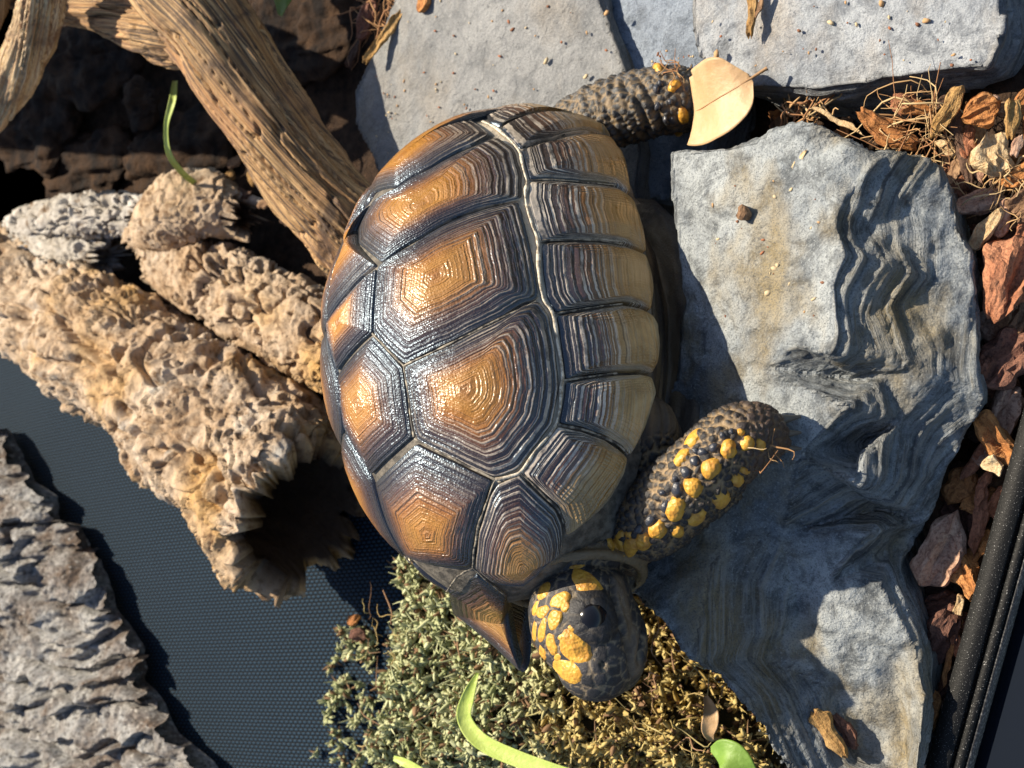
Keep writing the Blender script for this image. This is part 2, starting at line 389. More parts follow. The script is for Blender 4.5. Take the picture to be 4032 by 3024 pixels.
rock('slate_slab', [(1600, -120, .001), (1530, 60, 0), (1470, 220, 0), (1405, 360, -.001), (1400, 480, -.001), (1480, 640, 0), (1560, 900, 0), (2000, 1100, 0), (2480, 1000, 0), (2520, 600, 0), (2470, 330, 0), (2400, 120, 0), (2330, -120, .001)],
     [(1900, 200, .001), (2100, 500, 0)], M['slate_base'], .0014, 'flat grey slate slab lying under the tortoise\'s hind end', amp=.0004, big=.0008, seed=10)
rock('slate_slab', [(2250, -130, -.007), (2290, 200, -.007), (2380, 500, -.008), (2420, 760, -.009), (2620, 800, -.009), (2760, 700, -.009), (2830, 420, -.009), (2790, 150, -.008), (2780, -130, -.007)],
     [], M['slate_blue'], .0015, 'bluish slate piece set lower between the grey slab and the pale slab', amp=.0005, big=.0008, seed=20)
rock('slate_slab', [(2735, -130, .012), (2722, 60, .012), (2748, 200, .012), (2800, 300, .011), (2920, 338, .011), (3060, 352, .011), (3240, 350, .011), (3330, 335, .011), (3450, 305, .012), (3620, 295, .012), (3780, 272, .012), (3890, 262, .012), (3935, 150, .013), (3950, -130, .013)],
     [(3300, 100, .0135), (3000, 150, .0125), (3700, 100, .013)], M['slate_top'], .0013, 'pale blue slate slab with a layered edge behind the dry leaf', amp=.0006, strata=.0022, sfreq=520, seed=30, flare=.004)
# big rock
o_out = [(2630, 590, .022), (2850, 572, .026), (2975, 552, .026), (3100, 480, .026), (3190, 478, .025), (3310, 535, .022), (3430, 590, .020), (3590, 588, .010), (3690, 630, .0), (3745, 750, -.006), (3790, 900, -.01), (3845, 1020, -.012), (3850, 1250, -.014), (3875, 1450, -.016), (3895, 1580, -.016), (3820, 1690, -.02), (3720, 1880, -.022), (3650, 2050, -.026), (3560, 2230, -.030),
         (3520, 2150, -.026), (3545, 2300, -.022), (3600, 2520, -.018), (3640, 2750, -.014), (3600, 3150, -.014),
         (3180, 3150, .004), (3055, 2995, .005), (2905, 2760, .008), (2725, 2605, .012), (2570, 2420, .016), (2480, 2330, .018), (2440, 2150, .018), (2560, 1800, .018), (2665, 1500, .019), (2680, 1200, .020), (2668, 900, .021)]
o_in = [(3300, 640, .030), (3430, 640, .022), (3290, 870, .031), (3320, 1000, .031), (3275, 1100, .032), (3290, 1300, .033), (3270, 1400, .033),
        (3060, 700, .029), (3000, 1000, .029), (2850, 800, .027), (2850, 1150, .027), (3020, 1180, .0295),
        (3000, 1450, .031), (2900, 1500, .026), (3120, 1350, .033),
        (3420, 900, .016), (3400, 1250, .018), (3560, 800, .004), (3560, 1200, .004), (3700, 1100, -.004), (3720, 900, -.006),
        (3370, 1370, .024), (3480, 1480, .008), (3600, 1450, .006), (3560, 1650, .002), (3760, 1500, -.006), (3700, 1700, -.012), (3620, 1800, -.008),
        (3400, 1500, .006), (3440, 1750, -.008), (3490, 2000, -.018), (3520, 2120, -.024),
        (3330, 1600, .028), (3380, 1800, .022), (3360, 1900, .024), (3420, 2100, .010), (3470, 2300, .002), (3520, 2600, -.004), (3560, 2900, -.006),
        (3150, 1800, .028), (3080, 2100, .024), (3250, 2300, .018), (3330, 2500, .012), (3150, 2400, .017), (3000, 2600, .014), (3250, 2700, .010), (3400, 2950, .004), (3390, 2600, .010), (3290, 2640, .014), (3260, 2450, .018),
        (2800, 2200, .02), (2750, 1900, .02)]
OV = {(2480, 2330): .054, (2570, 2420): .058, (2725, 2605): .058, (2905, 2760): .054, (3055, 2995): .049, (3180, 3150): .045, (3080, 2100): .041, (3150, 2400): .034, (3000, 2600): .041, (3250, 2700): .029, (3400, 2950): .024,
      (2800, 2200): .053, (2750, 1900): .050, (3250, 2300): .036, (3330, 2500): .033, (3390, 2600): .030, (3290, 2640): .031, (3260, 2450): .035, (3420, 2100): .037, (3470, 2300): .031, (3520, 2600): .025, (3560, 2900): .020}
o_out, o_in = [[(x, y, OV.get((x, y), .0375 + .583 * z)) for x, y, z in l] for l in (o_out, o_in)]
big_rock = rock('slate_rock', o_out, o_in, M['slate_rock'], .00115, 'large craggy slate rock with layered side under the tortoise\'s front leg', amp=.0013, strata=.0007, sfreq=560, base=-.004, flare=-.016, big=.0016, seed=40, tilt=(.25, .02))
rvs = [v.co + big_rock.location for v in big_rock.data.vertices]
rbvh = BVHTree.FromPolygons(rvs, [tuple(p.vertices) for p in big_rock.data.polygons])
def rock_z(x, y, up=.0008):
    h = rbvh.ray_cast(Vector(CAM), Vector(rays([(x, y)])[0])); return (h[0].z + up) if h[0] else .05

# ---------------------------------------------------------------- tortoise
PAR = np.array([0.0045, .0099, .0486, .5073, .2136, .4145, .0582, .0911, .0742]); PX = 2.3
def rot3(yaw, roll, pitch):
    L = np.array([math.cos(yaw), math.sin(yaw), 0]); F = np.array([math.sin(yaw), -math.cos(yaw), 0]); U = np.array([0, 0, 1.])
    L, U = math.cos(roll) * L + math.sin(roll) * U, -math.sin(roll) * L + math.cos(roll) * U
    F, U = math.cos(pitch) * F + math.sin(pitch) * U, -math.sin(pitch) * F + math.cos(pitch) * U
    return np.array([L, F, U])
TR = rot3(*PAR[3:6]); TC = PAR[:3]; AX = PAR[6:9]
def w2l(X): return (X - TC) @ TR.T
def l2w(q): return q @ TR + TC
G_c = None
def gfac(q):
    if G_c is None: return np.ones(len(q))
    d = unit(q / AX); w = np.exp((d @ G_c[0].T - 1) / .05)
    return 1 + w @ G_c[1]
def Fsh(q):
    sh = q.shape; q = q.reshape(-1, 3)
    f = (np.abs(q / AX) ** PX).sum(1) ** (1 / PX) / gfac(q)
    return f.reshape(sh[:-1])
def shit(p, full=False):
    o = w2l(CAM); d = rays(p) @ TR.T; ts = np.linspace(.28, .62, 300)
    q = o + d[:, None, :] * ts[None, :, None]; Fs = Fsh(q); ins = Fs < 1; has = ins.any(1)
    kk = np.where(has, ins.argmax(1), Fs.argmin(1)); i = np.arange(len(kk)); k0 = np.maximum(kk - 1, 0)
    f0, f1 = Fs[i, k0], Fs[i, kk]; w = np.where(has, (f0 - 1) / np.maximum(f0 - f1, 1e-9), 1.)
    q = o + d * (ts[k0] * (1 - w) + ts[kk] * w)[:, None]; q = q / Fsh(q)[:, None]
    return (q, Fs.min(1)) if full else q
SIL = [(1435, 770), (1380, 870), (1320, 1050), (1280, 1180), (1262, 1300), (1275, 1450), (1310, 1580), (1345, 1700), (1400, 1850), (1480, 2040), (1600, 2190), (1746, 2351), (1530, 650), (1680, 530), (1735, 481), (1850, 455)]
tot_c, tot_w = None, None
q, mn = shit(SIL, True); cen = unit(q / AX); cen = np.concatenate([cen, cen * (-1, 1, 1)]); want = np.concatenate([mn - 1, mn - 1]) * .95 - .012
A = np.exp((cen @ cen.T - 1) / .05)
wts = np.linalg.solve(A.T @ A + .25 * np.eye(len(A)), A.T @ want)
G_c = (cen, wts)
def proj_s(q): return q / Fsh(q)[:, None]
def nrm_s(q):
    n = np.sign(q) * np.abs(q / AX) ** (PX - 1) / AX; return unit(n)

tort = empty('tortoise', l2w(np.array([[0, 0, -.03]]))[0])
tag(tort, 'tortoise with a glossy brown ringed shell and yellow-spotted head and leg', 'tortoise')
# carapace base (seen in the seams)
V, F = ico(6); q = proj_s(V * AX); q = q * (.986 - .05 * sstep(.014, -.004, q[:, 2]))[:, None]
keep = q[:, 2] > -.007
Fk = F[keep[F].all(1)]
wq = l2w(q)
zl = q[:, 2]
seam_pts = shit([(1900, 478), (1958, 507), (2040, 589), (2054, 637), (2073, 710), (2069, 782), (2093, 879), (2117, 951), (2122, 1071), (2141, 1178), (2175, 1236), (2199, 1376), (2213, 1501), (2189, 1670), (2110, 1770), (2049, 1859), (1951, 1888)])
def seg_d(P, L):
    d = np.full(len(P), 9.)
    for a, b in zip(L[:-1], L[1:]):
        ab = b - a; t = np.clip(((P - a) @ ab) / (ab @ ab), 0, 1); d = np.minimum(d, np.linalg.norm(P - a - t[:, None] * ab, axis=1))
    return d
pm = sstep(.0035, .0015, np.minimum(seg_d(q, seam_pts), seg_d(q * (-1, 1, 1), seam_pts)))
used = np.unique(Fk); remap = -np.ones(len(q), int); remap[used] = np.arange(len(used))
cara = obj('carapace', mesh_np('carapace', wq[used] , remap[Fk], {'pale': pm[used] * .95 + .08}), M['seam'], tort)
def seam_line(pts, rad, mat, seed=0):
    P = spline(pts, 8 * len(pts)); P = proj_s(P) * 1.0; n_ = nrm_s(P); T = unit(np.gradient(P, axis=0)); b_ = np.cross(T, n_); th = np.linspace(0, 2 * math.pi, 8, endpoint=False)
    rr = rad * (1 + .9 * fbm(P * 260, 3, seed)); P = P + b_ * (.0003 * fbm(P * 180, 2, seed + 1))[:, None]
    V = np.concatenate([P[i] + rr[i] * (np.cos(th)[:, None] * b_[i] + .6 * np.sin(th)[:, None] * n_[i]) for i in range(len(P))])
    obj('seam', mesh_np('seam', l2w(V), grid_faces(len(P), 8, True)), mat, cara)
for sg in (1, -1): seam_line(seam_pts * (sg, 1, 1), .0005, M['seam_pale'], 3)
for px in ([(1951, 1888), (1925, 1950), (1879, 2092), (1862, 2237)], [(1862, 2237), (1930, 2298), (1993, 2345)], [(1862, 2237), (1800, 2275), (1746, 2356)], [(1632, 1728), (1800, 1815), (1951, 1888)], [(2049, 1859), (2119, 1930), (2192, 1996), (2220, 2060)], [(2189, 1670), (2290, 1690), (2382, 1723), (2445, 1762), (2474, 1796)], [(2213, 1501), (2315, 1482), (2430, 1470)], [(2175, 1236), (2320, 1213), (2450, 1194)], [(2117, 951), (2310, 944), (2450, 961)], [(2073, 710), (2276, 715), (2420, 729)], [(1590, 1441), (1608, 1560), (1629, 1720)], [(1590, 1440), (1780, 1350), (1980, 1250), (2110, 1186)], [(1466, 1313), (1530, 1382), (1590, 1440)]):
    seam_line(shit(px), .0003, M['seam_dim'], len(px))
SEEDN = [0]
def scute(poly, center, raw=False, marg=False, bulge=.0018, nr=64, nth=180, gap=.00035, tan=0., pale=None, nring=9, label=None, skirt=.0022, rimw=0., power=2.2):
    """poly: (n,3) local points on the shell; center: local point"""
    P = np.asarray(poly); P2 = np.concatenate([P, P[:1]]); L = np.r_[0, np.cumsum(np.linalg.norm(np.diff(P2, axis=0), axis=1))]
    t = np.linspace(0, L[-1], nth, endpoint=False); Bd = np.stack([np.interp(t, L, P2[:, i]) for i in range(3)], 1)
    for _ in range(2): Bd = (np.roll(Bd, 1, 0) + 2 * Bd + np.roll(Bd, -1, 0)) / 4
    pj = (lambda x: x) if raw else proj_s
    Bd = pj(Bd); c = pj(np.atleast_2d(center))[0]
    d = Bd - c; dl = np.linalg.norm(d, axis=1, keepdims=True)
    Bd = c + d * (1 - gap / dl)
    SEEDN[0] += 1; sd = SEEDN[0] * .371 % 1
    sv = np.linspace(0, 1, nr) ** .9
    Q = c + sv[:, None, None] * (Bd - c)[None]; Q = pj(Q.reshape(-1, 3)); S = np.repeat(sv, nth)
    n = nrm_s(Q)
    wb = .10 * fbm(Q * 160, 3, SEEDN[0])
    ph = (S + wb * .3) * nring
    terr = (ph - np.floor(ph))
    h = bulge * (1 - S ** power) + .00022 * (1 - terr) * sstep(.2, .5, S) * sstep(1, .9, S) + .0004 * fbm(Q * 130, 3, SEEDN[0] + 50) * sstep(1, .85, S)
    X = Q + n * h[:, None]
    Xs = pj(c + (d * (1 - .3 * gap / dl))); Xs = Xs - nrm_s(Xs) * skirt
    X = np.concatenate([X, Xs]); S2 = np.r_[S, np.ones(nth)]
    F = grid_faces(nr + 1, nth, True)
    zz = np.r_[Q[:, 2], Xs[:, 2]]
    yy = np.r_[Q[:, 1], Xs[:, 1]]; xx = np.r_[Q[:, 0], Xs[:, 0]]
    pl = sstep(.068, .03, zz) * .9 + .1 if pale is None else np.full(len(zz), pale)
    pl = pl * sstep(-.01, .012, xx)
    if marg:
        QQ = np.concatenate([Q, Xs]); ds = seg_d(QQ, seam_pts); t_ = 1 - ds / ds.max()
        S2 = t_ + (1 - t_) * sstep(.80, 1., S2) * sstep(.02, .3, t_); S2 = np.clip(S2, 0, 1)
        tn = tan * (1 - sstep(.42, .62, t_))
    else: tn = np.full(len(zz), tan) * (1 - sstep(.35, .62, S2))
    o = obj('scute', mesh_np('scute', l2w(X), F, {'s': S2, 'pale': pl, 'seed': np.full(len(zz), sd), 'tan': tn}), M['scute'], cara)
    if label: o['label'] = label
    return o
def mir(P): return np.asarray(P) * (-1, 1, 1)
def both(px, cpx, **kw):
    P = shit(px); c = shit([cpx])[0]; scute(P, c, **kw)
    kw2 = dict(kw); kw2.update(nr=20, nth=60, label=None); scute(mir(P), mir(c), **kw2)
C1 = [(1588, 1443), (1780, 1352), (1982, 1252), (2070, 1196), (2125, 1184), (2163, 1236), (2190, 1376), (2203, 1480), (2205, 1530), (2178, 1670), (2100, 1775), (2043, 1850), (1951, 1885), (1800, 1815), (1640, 1735), (1627, 1700), (1605, 1560)]
C2 = [(1486, 1050), (1620, 965), (1755, 882), (1930, 818), (2000, 802), (2045, 790), (2058, 830), (2082, 920), (2108, 1040), (2126, 1160), (2116, 1178), (2065, 1190), (1978, 1246), (1780, 1345), (1592, 1436), (1530, 1380), (1469, 1313), (1475, 1180)]
C3 = [(1462, 800), (1560, 740), (1700, 660), (1880, 575), (1960, 540), (2030, 590), (2060, 690), (2060, 780), (1990, 797), (1925, 808), (1755, 872), (1660, 930), (1500, 1036), (1412, 962), (1410, 900)]
both(C1, (1835, 1535), bulge=.0021, nr=110, nth=260, nring=16)
both(C2, (1720, 1100), bulge=.0021, nr=110, nth=260, nring=15)
both(C3, (1660, 830), bulge=.0022, nr=100, nth=240, nring=12)
p4 = shit([(1440, 783), (1560, 735), (1700, 652), (1872, 560), (1930, 528), (1900, 500), (1850, 472)])
hid4 = proj_s(np.array([[.040, -.078, .018], [.026, -.080, .028], [.020, -.070, .045]]))
scute(np.concatenate([p4, hid4]), shit([(1590, 640)])[0], bulge=.0024, nr=80, nth=200, nring=10)
scute(mir(np.concatenate([p4, hid4])), mir(shit([(1590, 640)])[0]), bulge=.0024, nr=20, nth=60)
# vertebrals
def vert(left_px, bulge, nr=90, nth=240, shift=0., front=None, rear=None, **kw):
    Lp = shit(left_px); P = np.concatenate([Lp, mir(Lp)[::-1]])
    c = Lp.mean(0) * (0, 1, 1); c[1] += shift
    return scute(P, c, bulge=bulge, nr=nr, nth=nth, pale=.18, **kw)
vert([(1638, 1745), (1800, 1822), (1940, 1890), (1922, 1941), (1876, 2092), (1862, 2225)], .0026, nring=12)
vert([(1469, 1320), (1530, 1385), (1586, 1448), (1600, 1560), (1622, 1718)], .0034, nring=10)
vert([(1482, 1055), (1471, 1180), (1465, 1308)], .0034, nring=10)
vert([(1458, 803), (1406, 905), (1408, 965), (1478, 1045)], .003, nring=10)
v5 = np.concatenate([shit([(1450, 790)]), proj_s(np.array([[.020, -.072, .045], [.026, -.082, .026], [.018, -.088, .016]]))])
scute(np.concatenate([v5, mir(v5)[::-1]]), proj_s(np.array([[0, -.08, .03]]))[0], bulge=.002, nr=24, nth=80)
# marginals, from the tail forward
mg = [
 ([(1905, 445), (2000, 412), (2100, 374), (2160, 350), (2215, 337), (2262, 350), (2290, 402), (2199, 404), (2093, 450), (1972, 490), (1930, 482)], (2200, 368), .8),
 ([(1975, 500), (2093, 459), (2199, 412), (2292, 409), (2335, 415), (2372, 450), (2397, 500), (2408, 560), (2382, 531), (2300, 517), (2170, 547), (2047, 580), (2020, 545)], (2310, 455), .7),
 ([(2052, 592), (2170, 556), (2300, 524), (2380, 537), (2411, 576), (2450, 620), (2472, 690), (2482, 760), (2425, 725), (2276, 711), (2086, 705), (2070, 650)], (2400, 640), .45),
 ([(2086, 716), (2276, 721), (2425, 736), (2478, 772), (2500, 820), (2515, 860), (2535, 930), (2545, 992), (2459, 957), (2310, 940), (2130, 949), (2105, 870), (2082, 780)], (2450, 850), .4),
 ([(2132, 959), (2310, 949), (2459, 967), (2540, 1000), (2560, 1060), (2571, 1110), (2573, 1160), (2563, 1222), (2522, 1203), (2450, 1189), (2320, 1208), (2188, 1230), (2155, 1170), (2138, 1070)], (2470, 1090), .45),
 ([(2192, 1242), (2320, 1218), (2450, 1199), (2522, 1213), (2568, 1235), (2590, 1275), (2597, 1350), (2591, 1430), (2568, 1472), (2522, 1460), (2430, 1465), (2315, 1477), (2226, 1493), (2212, 1376)], (2500, 1320), .7),
 ([(2226, 1506), (2315, 1488), (2430, 1476), (2522, 1471), (2568, 1483), (2583, 1535), (2560, 1620), (2530, 1705), (2482, 1793), (2445, 1756), (2382, 1717), (2290, 1683), (2202, 1665), (2222, 1560)], (2500, 1610), 1.),
 ([(2195, 1678), (2286, 1697), (2378, 1730), (2440, 1770), (2472, 1802), (2462, 1850), (2402, 1962), (2335, 2032), (2229, 2110), (2222, 2055), (2197, 1992), (2125, 1925), (2060, 1862), (2110, 1790)], (2350, 1930), .9),
 ([(1960, 1902), (2045, 1868), (2115, 1938), (2188, 2003), (2213, 2062), (2220, 2110), (2213, 2174), (2168, 2210), (2122, 2263), (2060, 2309), (1990, 2306), (1935, 2293), (1868, 2240), (1885, 2092), (1932, 1945)], (2115, 2110), .3),
]
for i, (px, cp, tn) in enumerate(mg):
    P = shit(px); c = shit([cp])[0]; dd = seg_d(P, seam_pts); far = P[np.argsort(-dd)[:4]].mean(0); c = c * .42 + far * .58
    scute(P, c, marg=i < 8, bulge=.0024, nr=80, nth=220, tan=tn, nring=12, pale=None if i != 8 else .7, skirt=.0035, power=3., gap=.0003)
    if i < 8: scute(mir(P), mir(c), bulge=.0022, nr=16, nth=50, tan=tn, skirt=.0035)
# right front marginal, jutting past the head
Pa = shit([(1752, 2362), (1873, 2266), (1939, 2314), (1993, 2350)])
def ray_l(p, z): return w2l(ats([(x, y, z_) for (x, y), z_ in zip(p, z)]))
Pb_ = ray_l([(2003, 2400), (2012, 2480), (2030, 2580), (2052, 2652), (1957, 2560), (1903, 2512), (1782, 2415)], [.083, .080, .076, .073, .072, .071, .068])
scute(np.concatenate([Pa, Pb_]), Pb_[1] * .5 + shit([(1935, 2420)])[0] * .5, raw=True, bulge=.0014, nr=70, nth=180, tan=.35, pale=.5, nring=9, skirt=.004)
Pc_ = ray_l([(1998, 2352), (2010, 2400), (2020, 2480), (2034, 2580), (2054, 2655), (2082, 2640), (2088, 2560), (2085, 2470), (2070, 2390)], [.081, .080, .077, .073, .070, .069, .068, .068, .070])
scute(Pc_, Pc_[3], raw=True, bulge=.0003, nr=20, nth=80, tan=.2, pale=0., label='brown underside of the front rim')

# ---- body
def ell(c, ax, R=np.eye(3), src=ICO3): return (src[0] * ax) @ R + c, src[1]
def chain(pts, rad, n=14):
    P = spline(pts, n); r = np.interp(np.linspace(0, 1, n), np.linspace(0, 1, len(rad)), rad)
    return [ell(p, np.ones(3) * k_) for p, k_ in zip(P, r)]
HC = at(2316, 2440, .079)
hf = unit(-.82 * Uv + .45 * B + .10 * Rv); hu = -.80 * Rv + .38 * B; hu = unit(hu - hf * (hu @ hf)); hl = np.cross(hu, hf)
HR = np.array([hf, hl, hu])
parts = []
# trunk (plastron, bridge)
tq = ICO3[0] * (AX * (.86, .86, .5)); tq[:, 2] = np.where(tq[:, 2] < 0, tq[:, 2] * .85, tq[:, 2] * .6) - .004
parts.append((l2w(tq), ICO3[1]))
bq = ICO3[0] * (.047, .074, .010) + (0.006, .004, -.028); parts.append((l2w(bq), ICO3[1]))
# head
th_ = np.linspace(0, 2 * math.pi, 110, endpoint=False)
parts += [ell(HC - .0125 * hf + .0028 * hu + .0212 * math.cos(t_) * hl + .0212 * math.sin(t_) * hu, np.ones(3) * .0019, src=ICO1) for t_ in th_]
parts += [ell(HC - .002 * hf + .002 * hu, (.0205, .0182, .0160), HR), ell(HC + .0135 * hf - .001 * hu, (.0116, .0125, .0125), HR), ell(HC + .004 * hf + .006 * hl + .001 * hu, (.013, .0112, .0112), HR),
          ell(HC + .004 * hf - .006 * hl + .001 * hu, (.013, .0112, .0112), HR), ell(HC + .006 * hf - .0085 * hu, (.0165, .0128, .0085), HR)]
neck0 = HC - .014 * hf
parts += [ell(neck0 - .0025 * hf + .0022 * hu, (.0075, .0212, .0212), HR), ell(neck0 - .0105 * hf, (.010, .0198, .0192), HR)] + chain([neck0 - .01 * hf, neck0 - .02 * hf, l2w(np.array([[.0, .05, .0]]))[0]], [.0185, .019, .024], 10)
# front left leg
fl = [at(2370, 2070, .058), at(2470, 2080, .066), at(2580, 2030, .072), at(2690, 1930, .074), at(2790, 1840, .073), at(2890, 1745, .070), at(2970, 1712, .066), at(3050, 1735, .061)]
parts += chain(fl, [.0118, .0118, .0122, .0120, .0116, .0110, .0094, .0045], 30)
parts += chain([at(2420, 1900, .054), at(2480, 2020, .060)], [.013, .010], 6)
parts += chain([at(2470, 2110, .058), at(2650, 2060, .061), at(2850, 1920, .060)], [.006, .007, .006], 12)
parts += [ell(l2w(np.array([[.036, .050, -.010]]))[0], np.array([.013, .015, .012]))]
# hind left leg
hl_ = [at(2290, 500, .018), at(2400, 450, .016), at(2520, 415, .013), at(2640, 390, .010), at(2700, 385, .008)]
parts += chain(hl_, [.0125, .0125, .0125, .0118, .0098], 18)
parts += chain([at(2650, 420, .0), at(2700, 420, -.002)], [.010, .009], 4)
# right legs and tail, hidden by the shell
for y0, y1, zz in ((.05, .072, -.03), (-.045, -.06, -.022)):
    parts += chain([l2w(np.array([[-.035, y0, -.008]]))[0], l2w(np.array([[-.050, y1, zz]]))[0]], [.014, .010], 8)
BV, BF, BN = remesh(*join(parts), .00062, 5)
bvh = BVHTree.FromPolygons([Vector(v) for v in BV], [tuple(f) for f in BF])
def bhit(px):
    out = []
    for d in rays(px):
        h = bvh.ray_cast(Vector(CAM), Vector(d)); out.append((np.array(h[0]), np.array(h[1])) if h[0] else (None, None))
    return out
def dline(px, V):
    pts = [h for h, n in bhit(spline(np.c_[np.array(px, float), np.zeros(len(px))], 4 * len(px))[:, :2]) if h is not None]
    return seg_d(V, np.array(pts))
hq = (BV - HC) @ HR.T
dh = np.linalg.norm(hq / (.024, .021, .021), axis=1)
ishead = sstep(1.4, 1.15, dh) * sstep(-.019, -.014, hq[:, 0])
dl_f = seg_d(BV, np.array(fl)); isleg = sstep(.020, .0165, dl_f) * (1 - ishead)
dl_h = seg_d(BV, np.array(hl_)); ishind = sstep(.022, .017, dl_h) * (1 - isleg)
lq = w2l(BV); trunk = np.clip(1 - ishead - isleg - ishind, 0, 1)
f1, f2, idc = vor(BV * 390, 5); g1, g2, gid = vor(BV * 400, 9); m1, m2, mid_ = vor(BV * 250, 15)
edge_l = f2 - f1; edge_h = g2 - g1; edge_m = m2 - m1
fold = fbm(np.c_[lq[:, 0] * 60, lq[:, 1] * 60, lq[:, 2] * 520], 3, 4)
disp = isleg * .0011 * (sstep(0, .35, edge_l) - .5) + ishind * .0008 * (sstep(0, .35, edge_h) - .5) + ishead * .00028 * (sstep(0, .14, edge_m) - .5) + trunk * .0009 * fold
seg_i = np.sin(seg_d(BV, np.array([hl_[0], hl_[0] + (0, 0, .0001)])) * 2 * math.pi / .0034)
disp += ishind * .0004 * seg_i * sstep(.024, .018, np.linalg.norm(BV - hl_[1], axis=1))
for L, w, dp in [([(2412, 2290), (2432, 2380), (2468, 2529), (2488, 2650)], .0009, .0022), ([(2450, 2230), (2500, 2330), (2535, 2450), (2520, 2600)], .0011, .0020), ([(2440, 2330), (2475, 2450), (2490, 2540)], .0007, .0006),
                 ([(2452, 329), (2505, 394), (2538, 475), (2545, 560)], .0011, .0018), ([(2521, 309), (2566, 402), (2607, 496), (2630, 570)], .0011, .0018), ([(2090, 2300), (2160, 2240), (2260, 2195), (2380, 2200)], .0007, .0005)]:
    disp -= dp * np.exp(-(dline(L, BV) / w) ** 2)
eh = bhit([(2338, 2425)])[0]; EC = eh[0]
de = np.linalg.norm(BV - EC, axis=1)
disp += .0010 * sstep(.009, .004, de) * ishead - .0007 * np.exp(-((de - .0092) / .0011) ** 2) * ishead
nh = bhit([(2372, 2617)])[0][0]
disp -= .0012 * sstep(.0012, .0004, np.linalg.norm(BV - nh, axis=1))
BV2 = BV + BN * disp[:, None]
tanc, blk = np.array([.27, .185, .095]), np.array([.016, .0145, .015])
e_l = sstep(.19, .05, edge_l)[:, None]; e_h = sstep(.22, .05, edge_h)[:, None]; e_m = sstep(.10, .02, edge_m)[:, None]
cl = (blk * (.6 + .9 * idc[:, None])) * (1 - e_l) + tanc * e_l
ch = (np.array([.045, .046, .048]) * (.4 + 1.2 * gid[:, None])) * (1 - e_h) + np.array([.20, .14, .075]) * e_h
cm = (np.array([.030, .029, .031]) * (.6 + .8 * mid_[:, None])) * (1 - e_m) + np.array([.24, .185, .115]) * e_m
wd_ = sstep(-.2, .4, fbm(np.c_[lq[:, 0] * 120, lq[:, 1] * 40, lq[:, 2] * 500], 4, 8))[:, None]
ct = np.array([.045, .034, .026]) * (1 - wd_) + np.array([.125, .088, .05]) * wd_
dk_ = sstep(.011, .006, de)[:, None] if 0 else sstep(.0105, .007, np.linalg.norm(BV - EC, axis=1))[:, None]
cm = cm * (1 - .85 * dk_) + np.array([.012, .012, .014]) * .85 * dk_
ml_ = (sstep(.0035, .0012, dline([(2440, 2290), (2465, 2400), (2495, 2529), (2505, 2640)], BV)) * ishead)[:, None]
cm = cm * (1 - .7 * ml_) + np.array([.20, .14, .085]) * .7 * ml_
colr = ishead[:, None] * cm + isleg[:, None] * cl + ishind[:, None] * ch + trunk[:, None] * ct
rad_ = np.linalg.norm(hq[:, 1:] - (0, .0028), axis=1); rg_ = (sstep(.0190, .0202, rad_) * sstep(.0250, .0240, rad_) * sstep(.0035, .0022, np.abs(hq[:, 0] + .0125)))[:, None]
colr = colr * (1 - rg_) + np.array([.17, .125, .07]) * rg_
tipm = (sstep(.020, .012, np.linalg.norm(BV - fl[-1], axis=1)) * isleg)[:, None]
colr = colr * (1 - .6 * tipm) + np.array([.10, .06, .04]) * .6 * tipm
body = obj('body', mesh_np('body', BV2, BF, {'col': colr}), M['skin'], tort)
# eye
eo = obj('eye', mesh_np('eye', ell(EC - unit(eh[1]) * .0034, np.array([.0056, .0056, .0056]))[0], ICO3[1]), M['eye'], body); eo['label'] = 'dark eye'
def tubercle(name, cx, cy, a, b, ang, mat, h=.0011, seed=0, sink=.0006, flat=1.):
    nt_, nr_ = 22, 6; th = np.linspace(0, 2 * math.pi, nt_, endpoint=False)
    wob = 1 + .08 * np.sin(2 * th + seed) + .06 * np.sin(3 * th + 2.1 * seed) + .03 * np.sin(5 * th + 3.7 * seed)
    ca, sa = math.cos(ang), math.sin(ang); px = []; sv = []
    for i in range(nr_ + 1):
        s = i / nr_
        for t, w in zip(th, wob):
            x, y = a * s * w * math.cos(t), b * s * w * math.sin(t)
            px.append((cx + x * ca - y * sa, cy - x * sa - y * ca)); sv.append(s)
    hs = bhit(px); c0, n0 = hs[0]
    if c0 is None: return
    V = []
    for (h_, n_), s in zip(hs, sv):
        if h_ is None or np.linalg.norm(h_ - c0) > max(a, b) / 11600 * 2.6 + .002: h_, n_ = (V_last if V else (c0, n0))
        V_last = (h_, n_)
        V.append(h_ + n0 * (h * (1 - s ** 2.4) ** .8 if s < 1 else -sink))
    obj(name, mesh_np(name, np.array(V), grid_faces(nr_ + 1, nt_, True)[:, ::-1]), mat, body)
R_ = math.radians
for i, (x, y, a, b, g, hh) in enumerate([
    (2304, 2287, 60, 34, -40, .0006), (2142, 2326, 36, 19, 60, .0005), (2204, 2362, 40, 24, 45, .0005), (2226, 2388, 20, 15, 45, .0005), (2137, 2408, 27, 20, 35, .0005), (2182, 2440, 36, 24, 85, .0005),
    (2136, 2482, 50, 13, 82, .0005), (2251, 2473, 15, 14, 0, .0004), (2172, 2536, 40, 19, 100, .0005), (2262, 2552, 66, 46, -35, .0007), (2236, 2642, 66, 33, -32, .0007), (2138, 2584, 40, 13, 100, .0005),
    (2104, 2500, 52, 9, 86, .0004), (2108, 2395, 30, 9, 75, .0004), (2195, 2686, 15, 12, 0, .0004), (2163, 2655, 13, 12, 0, .0004), (2271, 2232, 27, 9, 10, .0004), (2210, 2510, 14, 11, 20, .0004), (2196, 2590, 15, 13, 20, .0004)]):
    tubercle('scale', x, y, a * 1.24, b * 1.26, R_(g), M['scale'], hh * .7, i * 1.7)
